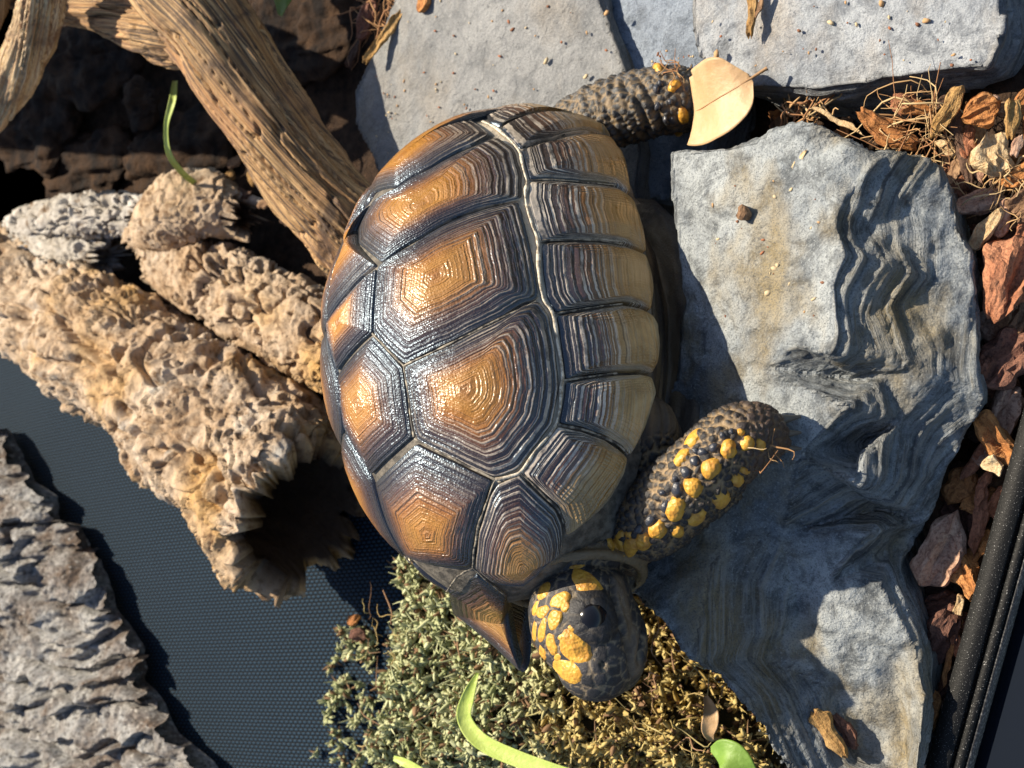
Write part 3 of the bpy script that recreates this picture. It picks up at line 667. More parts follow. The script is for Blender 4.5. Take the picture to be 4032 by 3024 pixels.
for i, (x, y, a, b, g, hh) in enumerate([
    (2727, 1724, 40, 16, 45, .0012), (2682, 1801, 38, 19, 55, .0013), (2869, 1769, 31, 33, 0, .0022), (2799, 1844, 36, 38, 20, .0024), (2729, 1920, 32, 36, 10, .0022), (2657, 2006, 39, 41, 0, .0024), (2589, 2088, 31, 32, 0, .002),
    (2532, 2133, 30, 31, 0, .002), (2485, 2152, 29, 34, 10, .0018), (2437, 2152, 16, 42, 20, .0014), (2400, 2133, 13, 35, 20, .0012), (2944, 1746, 25, 27, 0, .002), (2917, 1701, 14, 13, 0, .0012), (2996, 1753, 18, 22, 0, .0014),
    (2905, 1893, 20, 25, -30, .0014), (2935, 1855, 16, 12, 0, .001), (2842, 1970, 38, 24, 35, .0014), (2745, 2040, 38, 22, 35, .0014), (2668, 2095, 26, 19, 20, .0014),
    (2440, 2108, 16, 16, 0, .001), (2475, 2105, 14, 15, 0, .001)]):
    tubercle('scale', x, y, a * 1.2, b * 1.2, R_(g), M['scale'], hh * .68, i * 2.3)
for i, (x, y, a, b) in enumerate([(2810, 1762, 21, 21), (2766, 1780, 21, 20), (2735, 1815, 20, 24), (2700, 1860, 22, 26), (2665, 1925, 24, 30), (2620, 1995, 20, 26), (2560, 2050, 20, 25), (2515, 2085, 18, 20), (2740, 1775, 15, 15), (2845, 1715, 15, 15), (2880, 1700, 15, 14), (2660, 1885, 14, 14), (2610, 1940, 14, 14)]):
    tubercle('scale', x, y, a, b, 0, M['dark_scale'], .0012, i * 1.1)
for i, (x, y, a, b, g) in enumerate([(2655, 338, 24, 30, -30), (2690, 455, 22, 42, 10), (2590, 265, 22, 15, 0), (2600, 330, 14, 14, 0), (2585, 350, 16, 20, 0), (2590, 420, 14, 20, 0), (2640, 400, 12, 16, 0), (2670, 520, 20, 14, 0), (2620, 470, 12, 14, 0)]):
    tubercle('scale', x, y, a, b, R_(g), M['scale'] if i in (0, 1, 2, 7) else M['dark_scale'], .0014, i * 1.4)
def nail(p, d, r, L):
    P = [np.asarray(p) + unit(d) * L * t + np.array([0, 0, -.35 * L * t * t]) for t in np.linspace(0, 1, 6)]
    T, Nn, Bn = frames(np.array(P)); th = np.linspace(0, 2 * math.pi, 10, endpoint=False)
    V = np.concatenate([P[i] + r * (1 - .8 * i / 5) * (np.cos(th)[:, None] * Nn[i] + np.sin(th)[:, None] * Bn[i]) for i in range(6)])
    obj('claw', mesh_np('claw', V, grid_faces(6, 10, True)), M['nail'], body)
for dy in (-.004, 0, .004): nail(fl[-2] + (.004, dy, -.006), (.9, .1 + dy * 30, -.5), .002, .006)
for dy in (-.006, 0, .006): nail(hl_[-1] + (.004, dy, -.006), (1, dy * 20, -.5), .0026, .006)

# ---------------------------------------------------------------- cork bark
def tube(name, path, rad, mat, label, cat, thick=.006, nu=260, nth=260, seed=0, amp=.004, pit=.5, squash=1., group=None, arc=None, parent=None, ridges=0., fine=.0012, detail=.85):
    P = spline(path, nu); T, Nn, Bn = frames(P); r = np.interp(np.linspace(0, 1, nu), np.linspace(0, 1, len(rad)), rad)
    th = np.linspace(0, 2 * math.pi, nth, endpoint=False)
    dirs = np.cos(th)[None, :, None] * Nn[:, None] + np.sin(th)[None, :, None] * Bn[:, None] * squash
    Q = (P[:, None] + r[:, None, None] * dirs).reshape(-1, 3); D = unit(dirs.reshape(-1, 3))
    S = Q + 3.1 * seed
    low = fbm(S * 28, 3, seed); md = fbm(S * 95, 4, seed + 1); fn = fbm(S * 330, 3, seed + 2, .6)
    f1, f2, _ = vor(S * 120 + .8 * np.stack([md, low, md], 1), seed + 3)
    crack = np.exp(-((f2 - f1) / .10) ** 2) * sstep(-.05, .3, fbm(S * 40, 2, seed + 6))
    p1, _, pid = vor(S * 75, seed + 4)
    pits = sstep(.36, .2, p1) * (pid < pit)
    edge = .010 * fbm(np.c_[np.tile(np.cos(th), nu), np.tile(np.sin(th), nu), np.zeros(nu * nth)] * 6, 3, seed + 9)
    un = np.repeat(np.linspace(0, 1, nu), nth)
    rg = np.abs(fbm(np.c_[un * len(path) * ridges, np.tile(np.cos(th), nu) * 1.6, np.tile(np.sin(th), nu) * 1.6], 3, seed + 12)) if ridges else 0
    q_ = fbm(S * 48, 3, seed + 30) * 3.2; led = q_ - np.floor(q_)
    p2, _, pid2 = vor(S * 190, seed + 31)
    h = amp * low * 1.9 + amp * .45 * md + fine * .6 * fn - detail * .0016 * crack + detail * .0034 * (led - .5) - detail * .0065 * pits - detail * .0028 * sstep(.4, .2, p2) * (pid2 < pit * .8)
    p3, _, pid3 = vor(S * (38, 38, 38) + .5 * np.stack([md, low, md], 1), seed + 33); h = h - .009 * sstep(.34, .2, p3) * (pid3 < pit * .45) - (.006 * sstep(.14, 0, rg) if ridges else 0)
    Q = Q + D * h[:, None]
    Tq = np.repeat(T, nth, 0)
    Q = Q + Tq * (edge * (un > .97) * 1.6 - edge * (un < .03))[:, None]
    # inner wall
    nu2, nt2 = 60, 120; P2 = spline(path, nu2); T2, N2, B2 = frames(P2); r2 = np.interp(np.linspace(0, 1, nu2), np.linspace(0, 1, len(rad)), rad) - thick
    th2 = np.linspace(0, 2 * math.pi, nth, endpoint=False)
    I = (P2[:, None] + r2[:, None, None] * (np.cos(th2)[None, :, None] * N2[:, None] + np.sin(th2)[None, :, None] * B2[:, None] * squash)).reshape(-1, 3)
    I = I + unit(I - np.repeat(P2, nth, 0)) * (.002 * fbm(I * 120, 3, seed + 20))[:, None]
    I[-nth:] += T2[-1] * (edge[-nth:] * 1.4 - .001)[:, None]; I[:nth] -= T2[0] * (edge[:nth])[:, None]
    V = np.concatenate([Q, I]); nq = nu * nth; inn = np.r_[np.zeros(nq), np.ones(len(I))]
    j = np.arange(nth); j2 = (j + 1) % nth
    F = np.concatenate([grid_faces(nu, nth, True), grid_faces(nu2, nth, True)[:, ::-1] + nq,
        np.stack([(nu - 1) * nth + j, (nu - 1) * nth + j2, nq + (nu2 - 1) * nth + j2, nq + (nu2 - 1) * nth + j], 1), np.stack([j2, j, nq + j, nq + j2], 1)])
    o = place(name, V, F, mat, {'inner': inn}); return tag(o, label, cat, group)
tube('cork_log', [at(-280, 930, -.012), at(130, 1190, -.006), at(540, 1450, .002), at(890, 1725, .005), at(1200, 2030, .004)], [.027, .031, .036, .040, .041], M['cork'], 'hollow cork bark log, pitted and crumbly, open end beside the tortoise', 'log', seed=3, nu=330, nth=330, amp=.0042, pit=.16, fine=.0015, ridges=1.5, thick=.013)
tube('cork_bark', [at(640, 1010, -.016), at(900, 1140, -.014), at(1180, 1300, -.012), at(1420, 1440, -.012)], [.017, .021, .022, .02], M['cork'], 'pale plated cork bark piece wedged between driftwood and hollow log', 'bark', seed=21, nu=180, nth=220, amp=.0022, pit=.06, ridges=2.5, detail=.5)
tube('cork_bark', [at(80, 905, -.012), at(330, 850, -.008), at(590, 850, -.01)], [.011, .0125, .0115], M['cork_white'], 'small curled whitish cork bark roll lying against the dark hollow', 'bark', seed=33, nu=140, nth=160, amp=.0014, fine=.0005, detail=.5, pit=.15, ridges=3., thick=.004)
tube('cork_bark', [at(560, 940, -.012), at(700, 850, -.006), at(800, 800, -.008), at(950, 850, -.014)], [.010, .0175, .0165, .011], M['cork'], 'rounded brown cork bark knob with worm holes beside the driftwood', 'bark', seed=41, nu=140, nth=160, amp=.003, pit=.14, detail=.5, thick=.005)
tube('cork_bark', [at(-150, 960, -.018), at(60, 1000, -.014), at(260, 1010, -.012), at(420, 1010, -.016)], [.012, .016, .015, .01], M['cork_white'], 'grey-white cork bark lump at the far end of the hollow log', 'bark', seed=55, nu=120, nth=140, amp=.002, pit=.12, fine=.0007, detail=.5, thick=.005)

# cork panel in the corner: ridges run across it
ny, nx = 520, 300
ee = np.array([(-.2, 0)]);
ypx = np.linspace(1690, 3300, ny); edge_x = np.interp(ypx, [1690, 1780, 1900, 1960, 2060, 2075, 2200, 2215, 2400, 2420, 2560, 2700, 2760, 2900, 3024, 3300], [-40, 10, 60, 150, 165, 245, 300, 330, 385, 400, 500, 505, 560, 620, 770, 960])
uu = np.linspace(0, 1, nx)
pxg = -420 + (edge_x[:, None] + 420) * uu[None]; pyg = np.repeat(ypx[:, None], nx, 1)
z0 = -.010
base = ats(np.stack([pxg.ravel(), pyg.ravel(), np.full(pxg.size, z0)], 1))
S = np.c_[base[:, 0] * 22, base[:, 1] * 150, np.zeros(len(base))]; S = np.c_[base[:, 0] * 16, base[:, 1] * 80, np.zeros(len(base))]; S[:, 1] += 1.2 * fbm(base * 24, 3, 61)
rd = np.abs(fbm(S, 3, 62)); lay = 1 - sstep(0, .34, rd)
ys = base[:, 1] * 62 + 1.2 * fbm(base * 22, 3, 64); saw = ys - np.floor(ys)
hh = -.008 * lay + .010 * (.5 - saw) + .003 * fbm(base * 120, 4, 63) + .0016 * fbm(base * 400, 3, 65, .6)
er = np.repeat(sstep(.9, 1., uu)[None], ny, 0).ravel()
base[:, 2] += hh - .003 * er
base[:, 0] += .0025 * fbm(np.c_[base[:, 1] * 160, np.zeros((len(base), 2))], 3, 67) * er
lowr = base.reshape(ny, nx, 3)[:, -1].copy(); lowr[:, 2] = z0 - .013; lowr[:, 0] -= .002
lowt = base.reshape(ny, nx, 3)[0].copy(); lowt[:, 2] = z0 - .013
nb = ny * nx; a = np.arange(ny - 1); b_ = np.arange(nx - 1)
F = np.concatenate([grid_faces(ny, nx)[:, ::-1], np.stack([(a + 1) * nx + nx - 1, a * nx + nx - 1, nb + a, nb + a + 1], 1), np.stack([b_, nb + ny + b_, nb + ny + b_ + 1, b_ + 1], 1)])
o = place('cork_bark', np.concatenate([base, lowr, lowt]), F[:, ::-1], M['cork_panel']); tag(o, 'grey cork bark panel with deep horizontal ridges over the woven mesh', 'bark')

# ---------------------------------------------------------------- driftwood
def limb(path, rad, nu, nth, seed, ridge=.003, squash=1., twist=1.5):
    P = spline(path, nu); T, Nn, Bn = frames(P); r = np.interp(np.linspace(0, 1, nu), np.linspace(0, 1, len(rad)), rad)
    th = np.linspace(0, 2 * math.pi, nth, endpoint=False); U = np.linspace(0, 1, nu); Ln = np.linalg.norm(np.diff(P, axis=0), axis=1).sum()
    tt = th[None] + twist * U[:, None]
    dirs = np.cos(th)[None, :, None] * Nn[:, None] + np.sin(th)[None, :, None] * Bn[:, None] * squash
    S = np.stack([np.cos(tt) * 2.2, np.sin(tt) * 2.2, np.repeat(U[:, None], nth, 1) * Ln * 22], -1).reshape(-1, 3)
    S2 = S * (2.6, 2.6, 1.3)
    h = ridge * fbm(S, 3, seed) * 1.6 + ridge * .45 * fbm(S2, 3, seed + 2) - ridge * .8 * sstep(.09, 0, np.abs(fbm(S2 * .8, 2, seed + 4))) + .0004 * fbm(S * (12, 12, 3), 3, seed + 7)
    D = unit(dirs.reshape(-1, 3)); V = (P[:, None] + r[:, None, None] * dirs).reshape(-1, 3) + D * h[:, None]
    gr = np.stack([np.repeat(U[:, None], nth, 1) * Ln * 12, tt / 6.28 * 3 + 0 * U[:, None], np.sin(tt)], -1).reshape(-1, 3)
    gr = np.stack([np.repeat(U[:, None], nth, 1) * Ln * 14, np.cos(tt) * .5, np.sin(tt) * .5], -1).reshape(-1, 3)
    k0 = len(V); V = np.concatenate([V, P[:1], P[-1:]]); gr = np.concatenate([gr, gr[:1], gr[-1:]])
    F = [tuple(f) for f in grid_faces(nu, nth, True)] + [(k0, (j + 1) % nth, j, j) [:3] for j in range(nth)] + [(k0 + 1, (nu - 1) * nth + j, (nu - 1) * nth + (j + 1) % nth) for j in range(nth)]
    return V, F, gr
dw = empty('driftwood', at(900, 300, GZ))
tag(dw, 'forked brown driftwood branch leaning behind the tortoise', 'driftwood')
V, F, g = limb([at(560, -420, .055), at(700, -60, .05), at(850, 160, .044), at(1020, 430, .034), at(1200, 690, .024), at(1360, 880, .014), at(1460, 1010, .006)], [.026, .022, .0195, .0185, .0180, .0180, .017], 260, 200, 5, .0026, twist=1.2)
obj('branch', mesh_np('branch', V, F, {'grain': g}), M['driftwood'], dw)
V, F, g = limb([at(860, 200, .040), at(700, 120, .046), at(520, 60, .048), at(330, 20, .048), at(80, -60, .048), at(-250, -160, .05)], [.011, .0155, .0135, .0115, .012, .014], 160, 140, 15, .0022)
obj('branch', mesh_np('branch', V, F, {'grain': g}), M['driftwood'], dw)
sd3 = np.array(sdir); q1, q2, q3 = at(-350, 420, -.02) + .18 * sd3, at(300, 330, -.02) + .17 * sd3, at(950, 300, -.02) + .15 * sd3
V, F, g = limb([at(-240, -160, .05), at(-520, -260, .08), q3, q2, q1], [.013, .018, .028, .032, .026], 160, 120, 35, .004)
obj('root', mesh_np('root', V, F, {'grain': g}), M['driftwood'], dw)  # made-up limb out of view, added to shade the hollow
V, F, g = limb([at(190, -160, .085), at(150, 40, .080), at(80, 260, .070), at(-10, 430, .06), at(-140, 560, .05)], [.0088, .0092, .0092, .0088, .008], 160, 110, 25, .0024)
o = place('driftwood', V, F, M['drift_pale'], {'grain': g}); tag(o, 'pale sunlit driftwood limb crossing above the dark hollow', 'driftwood')
V, F, g = limb([at(10, -120, .066), at(-20, 30, .064), at(-60, 160, .06)], [.006, .006, .005], 60, 60, 27, .001)
o = place('driftwood', V, F, M['drift_pale'], {'grain': g}); tag(o, 'thin driftwood stub beside the pale limb', 'driftwood')
# dark bark in the hollow under the arch
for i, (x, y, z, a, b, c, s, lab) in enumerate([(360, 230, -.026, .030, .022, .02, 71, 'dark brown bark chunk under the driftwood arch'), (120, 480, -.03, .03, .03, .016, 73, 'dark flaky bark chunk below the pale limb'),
     (560, 400, -.026, .0105, .0105, .012, 75, 'small rounded mossy brown lump in the dark hollow'), (700, 600, -.034, .028, .022, .012, 77, 'low dark bark piece behind the grass blade'), (330, 650, -.034, .03, .02, .012, 79, 'low dark bark piece behind the whitish cork roll'), (1180, 120, -.034, .03, .022, .012, 81, 'stone behind the driftwood, coloured dark for the shade there')]):
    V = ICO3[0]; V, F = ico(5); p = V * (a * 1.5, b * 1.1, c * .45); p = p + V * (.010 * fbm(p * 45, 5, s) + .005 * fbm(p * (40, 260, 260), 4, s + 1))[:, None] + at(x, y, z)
    o = place('bark_chunk' if i < 5 else 'stone', p, F, M['cave']); tag(o, lab, 'bark' if i < 5 else 'stone')  # stone gets the dark cave colour as painted-in shade

# ---------------------------------------------------------------- woven mesh sheet
nu, nv = 60, 60
A0, A1, A3 = at(-500, 1350, GZ + .006), at(1750, 1900, GZ + .006), at(-500, 3350, GZ + .006)
gx, gy = np.meshgrid(np.linspace(A3[0] - .01, A1[0], nu), np.linspace(A3[1], A0[1], nv), indexing='ij')
Pm = np.stack([gx, gy, np.full_like(gx, GZ + .006)], -1).reshape(-1, 3); Pm[:, 2] += .0015 * fbm(Pm * (12, 12, 0), 2, 90)
o = obj('woven_mat', mesh_np('woven_mat', Pm, grid_faces(nu, nv)), M['fabric']); tag(o, 'dark blue woven mesh mat under the cork bark', 'mat')

# ---------------------------------------------------------------- moss
mo = [(1450, 2250), (1500, 2380), (1405, 2470), (1395, 2550), (1465, 2650), (1385, 2760), (1440, 2840), (1345, 2930), (1400, 3010), (1330, 3200), (3050, 3200), (3000, 2950), (2850, 2780), (2650, 2600), (2450, 2450), (2350, 2300), (2000, 2100), (1480, 2020)]
mw = ats([(x, y, 0.) for x, y in mo])[:, :2]
mw2 = []
for a_, b_ in zip(mw, np.roll(mw, -1, 0)):
    for t_ in np.linspace(0, 1, 9)[:-1]: mw2.append(a_ + (b_ - a_) * t_)
mw = np.array(mw2); mw = mw + .011 * np.stack([fbm(np.c_[mw, mw[:, :1]] * 70, 3, 301), fbm(np.c_[mw, mw[:, :1]] * 90, 3, 302)], 1)
def inside(P, poly):
    r = np.zeros(len(P), bool); n = len(poly); j = n - 1
    for i in range(n):
        a, b = poly[i], poly[j]
        c = ((a[1] > P[:, 1]) != (b[1] > P[:, 1])) & (P[:, 0] < (b[0] - a[0]) * (P[:, 1] - a[1]) / (b[1] - a[1] + 1e-12) + a[0]); r ^= c; j = i
    return r
def moss_z(P):
    Q = np.c_[P, np.zeros(len(P))]; d = seg_d(Q, np.c_[np.vstack([mw, mw[:1]]), np.zeros(len(mw) + 1)])
    return GZ + .006 + .038 * sstep(0, .028, d) ** .7 + .010 * fbm(Q * 60, 4, 101)

n = 150
gx, gy = np.meshgrid(np.linspace(mw[:, 0].min(), mw[:, 0].max(), n), np.linspace(mw[:, 1].min(), mw[:, 1].max(), n), indexing='ij')
Pb = np.stack([gx.ravel(), gy.ravel()], 1); ins = inside(Pb, mw); zz = np.where(ins, moss_z(Pb) - .003, GZ - .002)
o = obj('moss_mound', mesh_np('moss_mound', np.c_[Pb, zz], grid_faces(n, n)), M['moss_base']); tag(o, 'brown matted base under the moss', 'moss', kind='stuff')
NC = 2300
Cc = rng.uniform(mw.min(0), mw.max(0), (NC * 3, 2)); Cc = Cc[inside(Cc, mw)][:NC]; NC = len(Cc)
Cc3 = np.c_[Cc, moss_z(Cc) + rng.uniform(-.004, .002, NC)]
sp_ = np.array([at(rng.normal(1400, 60), y_, GZ + .008) for y_ in rng.uniform(2450, 3024, 70)]); Cc3[:70] = sp_
axn = unit(np.c_[rng.normal(size=(NC, 2)) * .6, np.ones(NC)]); csz = rng.uniform(.6, 1.35, NC)
PER = 14; NT = NC * PER; ci = np.repeat(np.arange(NC), PER)
az = rng.uniform(0, 6.28, NT); el = rng.uniform(.0, 1.3, NT)
Ld = unit(np.stack([np.cos(az) * np.cos(el), np.sin(az) * np.cos(el), np.sin(el)], 1) + .5 * axn[ci])
C3d = Cc3[ci] + axn[ci] * (rng.uniform(-.0015, .0032, NT) * csz[ci])[:, None] + Ld * (.0006 * csz[ci])[:, None]
Ll = rng.uniform(.0011, .0024, NT) * csz[ci] * rng.choice([1, 1, 1, 1, 1, 1, 2.2], NT); rr = rng.uniform(.0007, .0014, NT) * csz[ci] * np.where(Ll > .0042, .35, 1)
sd_ = unit(np.cross(Ld, rng.normal(size=(NT, 3)))); s2 = np.cross(Ld, sd_)
Vm = []; prof = [.5, 1., .95, .4]; bend = unit(rng.normal(size=(NT, 3)))
for i, pr in enumerate(prof):
    t = i / 3
    cpos = C3d + Ld * (Ll * t)[:, None] + bend * (Ll * .9 * t * t)[:, None]
    for j in range(4):
        a = 1.5708 * j; Vm.append(cpos + (rr * pr)[:, None] * (math.cos(a) * sd_ + math.sin(a) * s2 * .7))
Vm = np.stack(Vm, 1).reshape(-1, 3)
tf = []
for i in range(3):
    for j in range(4): tf.append((4 * i + j, 4 * i + (j + 1) % 4, 4 * i + 4 + (j + 1) % 4, 4 * i + 4 + j))
Fm = (np.array(tf)[None] + (np.arange(NT) * 16)[:, None, None]).reshape(-1, 4)
pxm = 2016 + FPX * ((C3d - CAM) @ Rv) / -((C3d - CAM) @ B)
gold = sstep(2050, 2350, pxm + 250 * fbm(C3d * 40, 2, 107)); rnd = np.clip(rng.uniform(0, 1, NC)[ci] * .6 + rng.uniform(0, .4, NT), 0, 1)[:, None]
cg = np.array([.25, .28, .13]) * (1 - rnd) + np.array([.56, .57, .34]) * rnd; cgo = np.array([.30, .20, .05]) * (1 - rnd) + np.array([.55, .46, .20]) * rnd
brn = (rng.uniform(0, 1, NT) < .16)[:, None]
cmo = cg * (1 - gold[:, None]) + cgo * gold[:, None]; cmo = np.where(brn, np.array([.20, .12, .065]), cmo)
o = obj('moss', mesh_np('moss', Vm, Fm, {'col': np.repeat(cmo, 16, 0)}), M['moss']); tag(o, 'dried sphagnum moss in front of the tortoise, pale green turning golden', 'moss', kind='stuff')

# ---------------------------------------------------------------- fibres, crumbs
def strands(name, specs, label, seed):
    r = np.random.default_rng(seed); Vs, Cs = [], []
    nn = 9
    for p, L, rad, col in specs:
        az_, dz = r.uniform(0, 6.28), r.uniform(-.15, .35); d = np.array([math.cos(az_), math.sin(az_), dz])
        t = np.linspace(-.5, .5, nn)[:, None]; b1, b2 = unit(r.normal(size=3)), unit(r.normal(size=3))
        P = np.asarray(p) + d * L * t + b1 * L * .22 * np.sin(t * 4 + r.uniform(0, 6)) + b2 * L * .1 * np.sin(t * 9 + r.uniform(0, 6))
        T, Nn, Bn = frames(P)
        for i in range(nn):
            for j in range(4):
                a = 1.5708 * j; Vs.append(P[i] + rad * (1 - .6 * abs(2 * i / (nn - 1) - 1)) * (math.cos(a) * Nn[i] + math.sin(a) * Bn[i]))
        Cs += [col] * (nn * 4)
    k = len(specs); f = grid_faces(nn, 4, True); F = (f[None] + (np.arange(k) * nn * 4)[:, None, None]).reshape(-1, 4)
    o = obj(name, mesh_np(name, np.array(Vs), F, {'col': np.array(Cs)}), M['fibre']); tag(o, label, 'fibre', kind='stuff'); return o
TAN = [(.42, .27, .13), (.52, .38, .2), (.30, .15, .07), (.36, .2, .09)]
sp = []
for _ in range(46): sp.append((at(rng.uniform(3480, 3720), rng.uniform(380, 640), rng.uniform(.016, .024)), rng.uniform(.006, .028), rng.uniform(.00018, .0004), TAN[rng.integers(4)]))
for _ in range(46): sp.append((at(rng.normal(3950, 90), rng.normal(740, 60), rng.uniform(.014, .024)), rng.uniform(.004, .015), rng.uniform(.00015, .0004), TAN[rng.integers(2)]))
for _ in range(26): sp.append((at(rng.uniform(3080, 3300), rng.uniform(400, 480), rng.uniform(.0, .012)), rng.uniform(.005, .014), rng.uniform(.0003, .0006), TAN[rng.integers(4)]))
for _ in range(40): sp.append((at(rng.uniform(1400, 1560), rng.uniform(-40, 220), rng.uniform(-.012, -.002)), rng.uniform(.008, .03), rng.uniform(.0002, .0005), TAN[2 + rng.integers(2)]))
strands('root_fibres', sp, 'thin tan root fibres tangled over the bark mulch', 5)
sp = []
for _ in range(150): sp.append((at(x := rng.uniform(1420, 2850), rng.uniform(2350, 3000), rng.uniform(.0, .012)), rng.uniform(.006, .018), rng.uniform(.0002, .0004), [(.33, .24, .1), (.40, .33, .14), (.24, .14, .08)][rng.integers(3)]))
strands('moss_fibres', sp, 'fine brown and golden threads in the moss', 6)
# fibres on the feet
sp = [(h[0] + h[1] * .001, rng.uniform(.006, .016), rng.uniform(.00018, .0003), TAN[rng.integers(4)]) for h in bhit([(2760 + 300 * a_, 1640 + 130 * a_ + rng.uniform(-20, 90)) for a_ in rng.uniform(.6, 1, 5)] + [(rng.uniform(2560, 2720), rng.uniform(250, 330)) for _ in range(12)]) if h[0] is not None]
strands('foot_fibres', sp, 'dry plant fibres stuck to the tortoise\'s feet', 8)
Vs, Cs, Fs = [], [], []
cr = [(rng.uniform(1480, 2400), rng.uniform(0, 480), .0015) for _ in range(46)] + [(rng.uniform(2800, 3880), rng.uniform(0, 260), .0145) for _ in range(30)] + [(a_, b_, rock_z(a_, b_, 0)) for a_, b_ in zip(rng.uniform(2800, 3250, 26), rng.uniform(640, 1250, 26))] + [(rng.uniform(2560, 2740), rng.uniform(200, 290), .002) for _ in range(22)] + [(rng.uniform(1430, 1600), rng.uniform(300, 620), .001) for _ in range(14)]
for i, (x, y, z) in enumerate(cr):
    V, F = ICO1; r_ = rng.uniform(.00022, .00055) * rng.choice([1, 1, 1, 1.8]); st = np.array([rng.uniform(.6, 2.2), 1, .7])
    a = rng.uniform(0, 3.14); Rz = np.array([[math.cos(a), math.sin(a), 0], [-math.sin(a), math.cos(a), 0], [0, 0, 1]])
    Vs.append((V * st * r_ * rng.uniform(.7, 1.3, (len(V), 1))) @ Rz + at(x, y, z)); Fs.append(F + i * len(V)); Cs += [[(.30, .12, .06), (.42, .26, .13), (.2, .09, .05), (.5, .4, .25)][rng.integers(4)]] * len(V)
o = obj('soil_crumbs', mesh_np('soil_crumbs', np.concatenate(Vs), np.concatenate(Fs), {'col': np.array(Cs)}, False), M['fibre']); tag(o, 'reddish soil crumbs and specks scattered on the slate', 'crumbs', kind='stuff')

# ---------------------------------------------------------------- bark mulch
CK = [0]
def chip(x, y, L, W, ang, kind, z=-.010, name='bark_chip', label=None, thick=None, group='bark mulch chips', tilt=None, cat='bark chip', bend=.1):
    CK[0] += 1; s = 200 + CK[0] * 3; sc = 1 / 11900
    L, W = L * sc, W * sc; H = thick or min(W * .42, .006)
    nx_, ny_ = 22, 12
    u = np.linspace(-1, 1, nx_); v = np.linspace(-1, 1, ny_); uu, vv = np.meshgrid(u, v, indexing='ij')
    r1 = random.Random(s); pw = r1.uniform(2.2, 4.5)
    wid = (1 - np.abs(u) ** pw * r1.uniform(.45, .95)) * (1 + .22 * np.array([vn(np.array([[a * 2.2, s, 0.]]), s)[0] for a in u])) * (1 + r1.uniform(-.3, .3) * u)
    off = .25 * np.array([vn(np.array([[a * 1.3, s + 9., 0.]]), s)[0] for a in u])
    xs = uu * L / 2 * (1 + .06 * np.sin(vv * 3 + s)); ysx = (vv * wid[:, None] + off[:, None]) * W / 2
    bz = bend * L * (1 - uu ** 2) * r1.choice([-1, 1]) * .6
    edge_ = (1 - vv ** 6) * (1 - np.abs(uu) ** 8)
    S = np.stack([xs * 90, ysx * 420, np.full_like(xs, s)], -1).reshape(-1, 3)
    gz = (fbm(S, 3, s) * H * .75).reshape(xs.shape)
    top = np.stack([xs, ysx, bz + H * .5 * edge_ ** .16 + gz], -1).reshape(-1, 3); bot = np.stack([xs, ysx, bz - H * .5 * edge_ ** .16 + gz * .4], -1).reshape(-1, 3)
    n_ = nx_ * ny_; F = [tuple(f) for f in grid_faces(nx_, ny_)] + [tuple(i + n_ for i in f[::-1]) for f in grid_faces(nx_, ny_)]
    loop = [i * ny_ for i in range(nx_)] + [(nx_ - 1) * ny_ + j for j in range(1, ny_)] + [i * ny_ + ny_ - 1 for i in range(nx_ - 2, -1, -1)] + [j for j in range(ny_ - 2, 0, -1)]
    F += [(a, b + 0, b + n_, a + n_) for a, b in zip(loop, loop[1:] + loop[:1])]
    V = np.concatenate([top, bot])
    V = V + unit(V) * 0 + np.stack([fbm(V * 260, 2, s + 1), fbm(V * 260, 2, s + 2), fbm(V * 260, 2, s + 3)], 1) * .0009
    o = obj(name, mesh_np(name, V, F, smooth=False), M['chip_' + kind])
    tx, ty = tilt or (r1.uniform(-.35, .35), r1.uniform(.1, .6))
    a = math.radians(ang)
    # long axis: picture angle carried onto a plane leaning towards the viewer
    ex = unit(math.cos(a) * np.array([1 / .766, 0, 0]) + math.sin(a) * np.array([0, 1., 0])); ez = unit(np.array([math.sin(ty) , tx, math.cos(ty)])); ex = unit(ex - ez * (ex @ ez)); ey = np.cross(ez, ex)
    p = at(x, y, z)
    o.matrix_world = Matrix(((ex[0], ey[0], ez[0], p[0]), (ex[1], ey[1], ez[1], p[1]), (ex[2], ey[2], ez[2], p[2]), (0, 0, 0, 1)))
    WORD = {'orange': 'orange-brown', 'ochre': 'ochre fibrous', 'red': 'brick-red', 'darkred': 'dark reddish', 'pink': 'pinkish', 'pale': 'pale straw-coloured', 'dark': 'dark brown', 'brown': 'mid-brown'}
    where = 'in the mulch below the pale slab edge' if y < 700 else 'in the mulch beside the rock\'s layered side' if y < 1250 else 'in the mulch between yellowish rock lobe and black rail' if y < 1900 else 'in the narrow mulch strip along the black rail'
    if z < .009 and name == 'bark_chip': where = 'deep ' + where.replace('narrow ', '').replace('yellowish ', '')
    shape = 'long narrow' if L > 3 * W else ('broad' if L > .017 else 'small')
    tag(o, label or f'{shape} {WORD[kind]} bark chip {where}', cat, group)
    return o
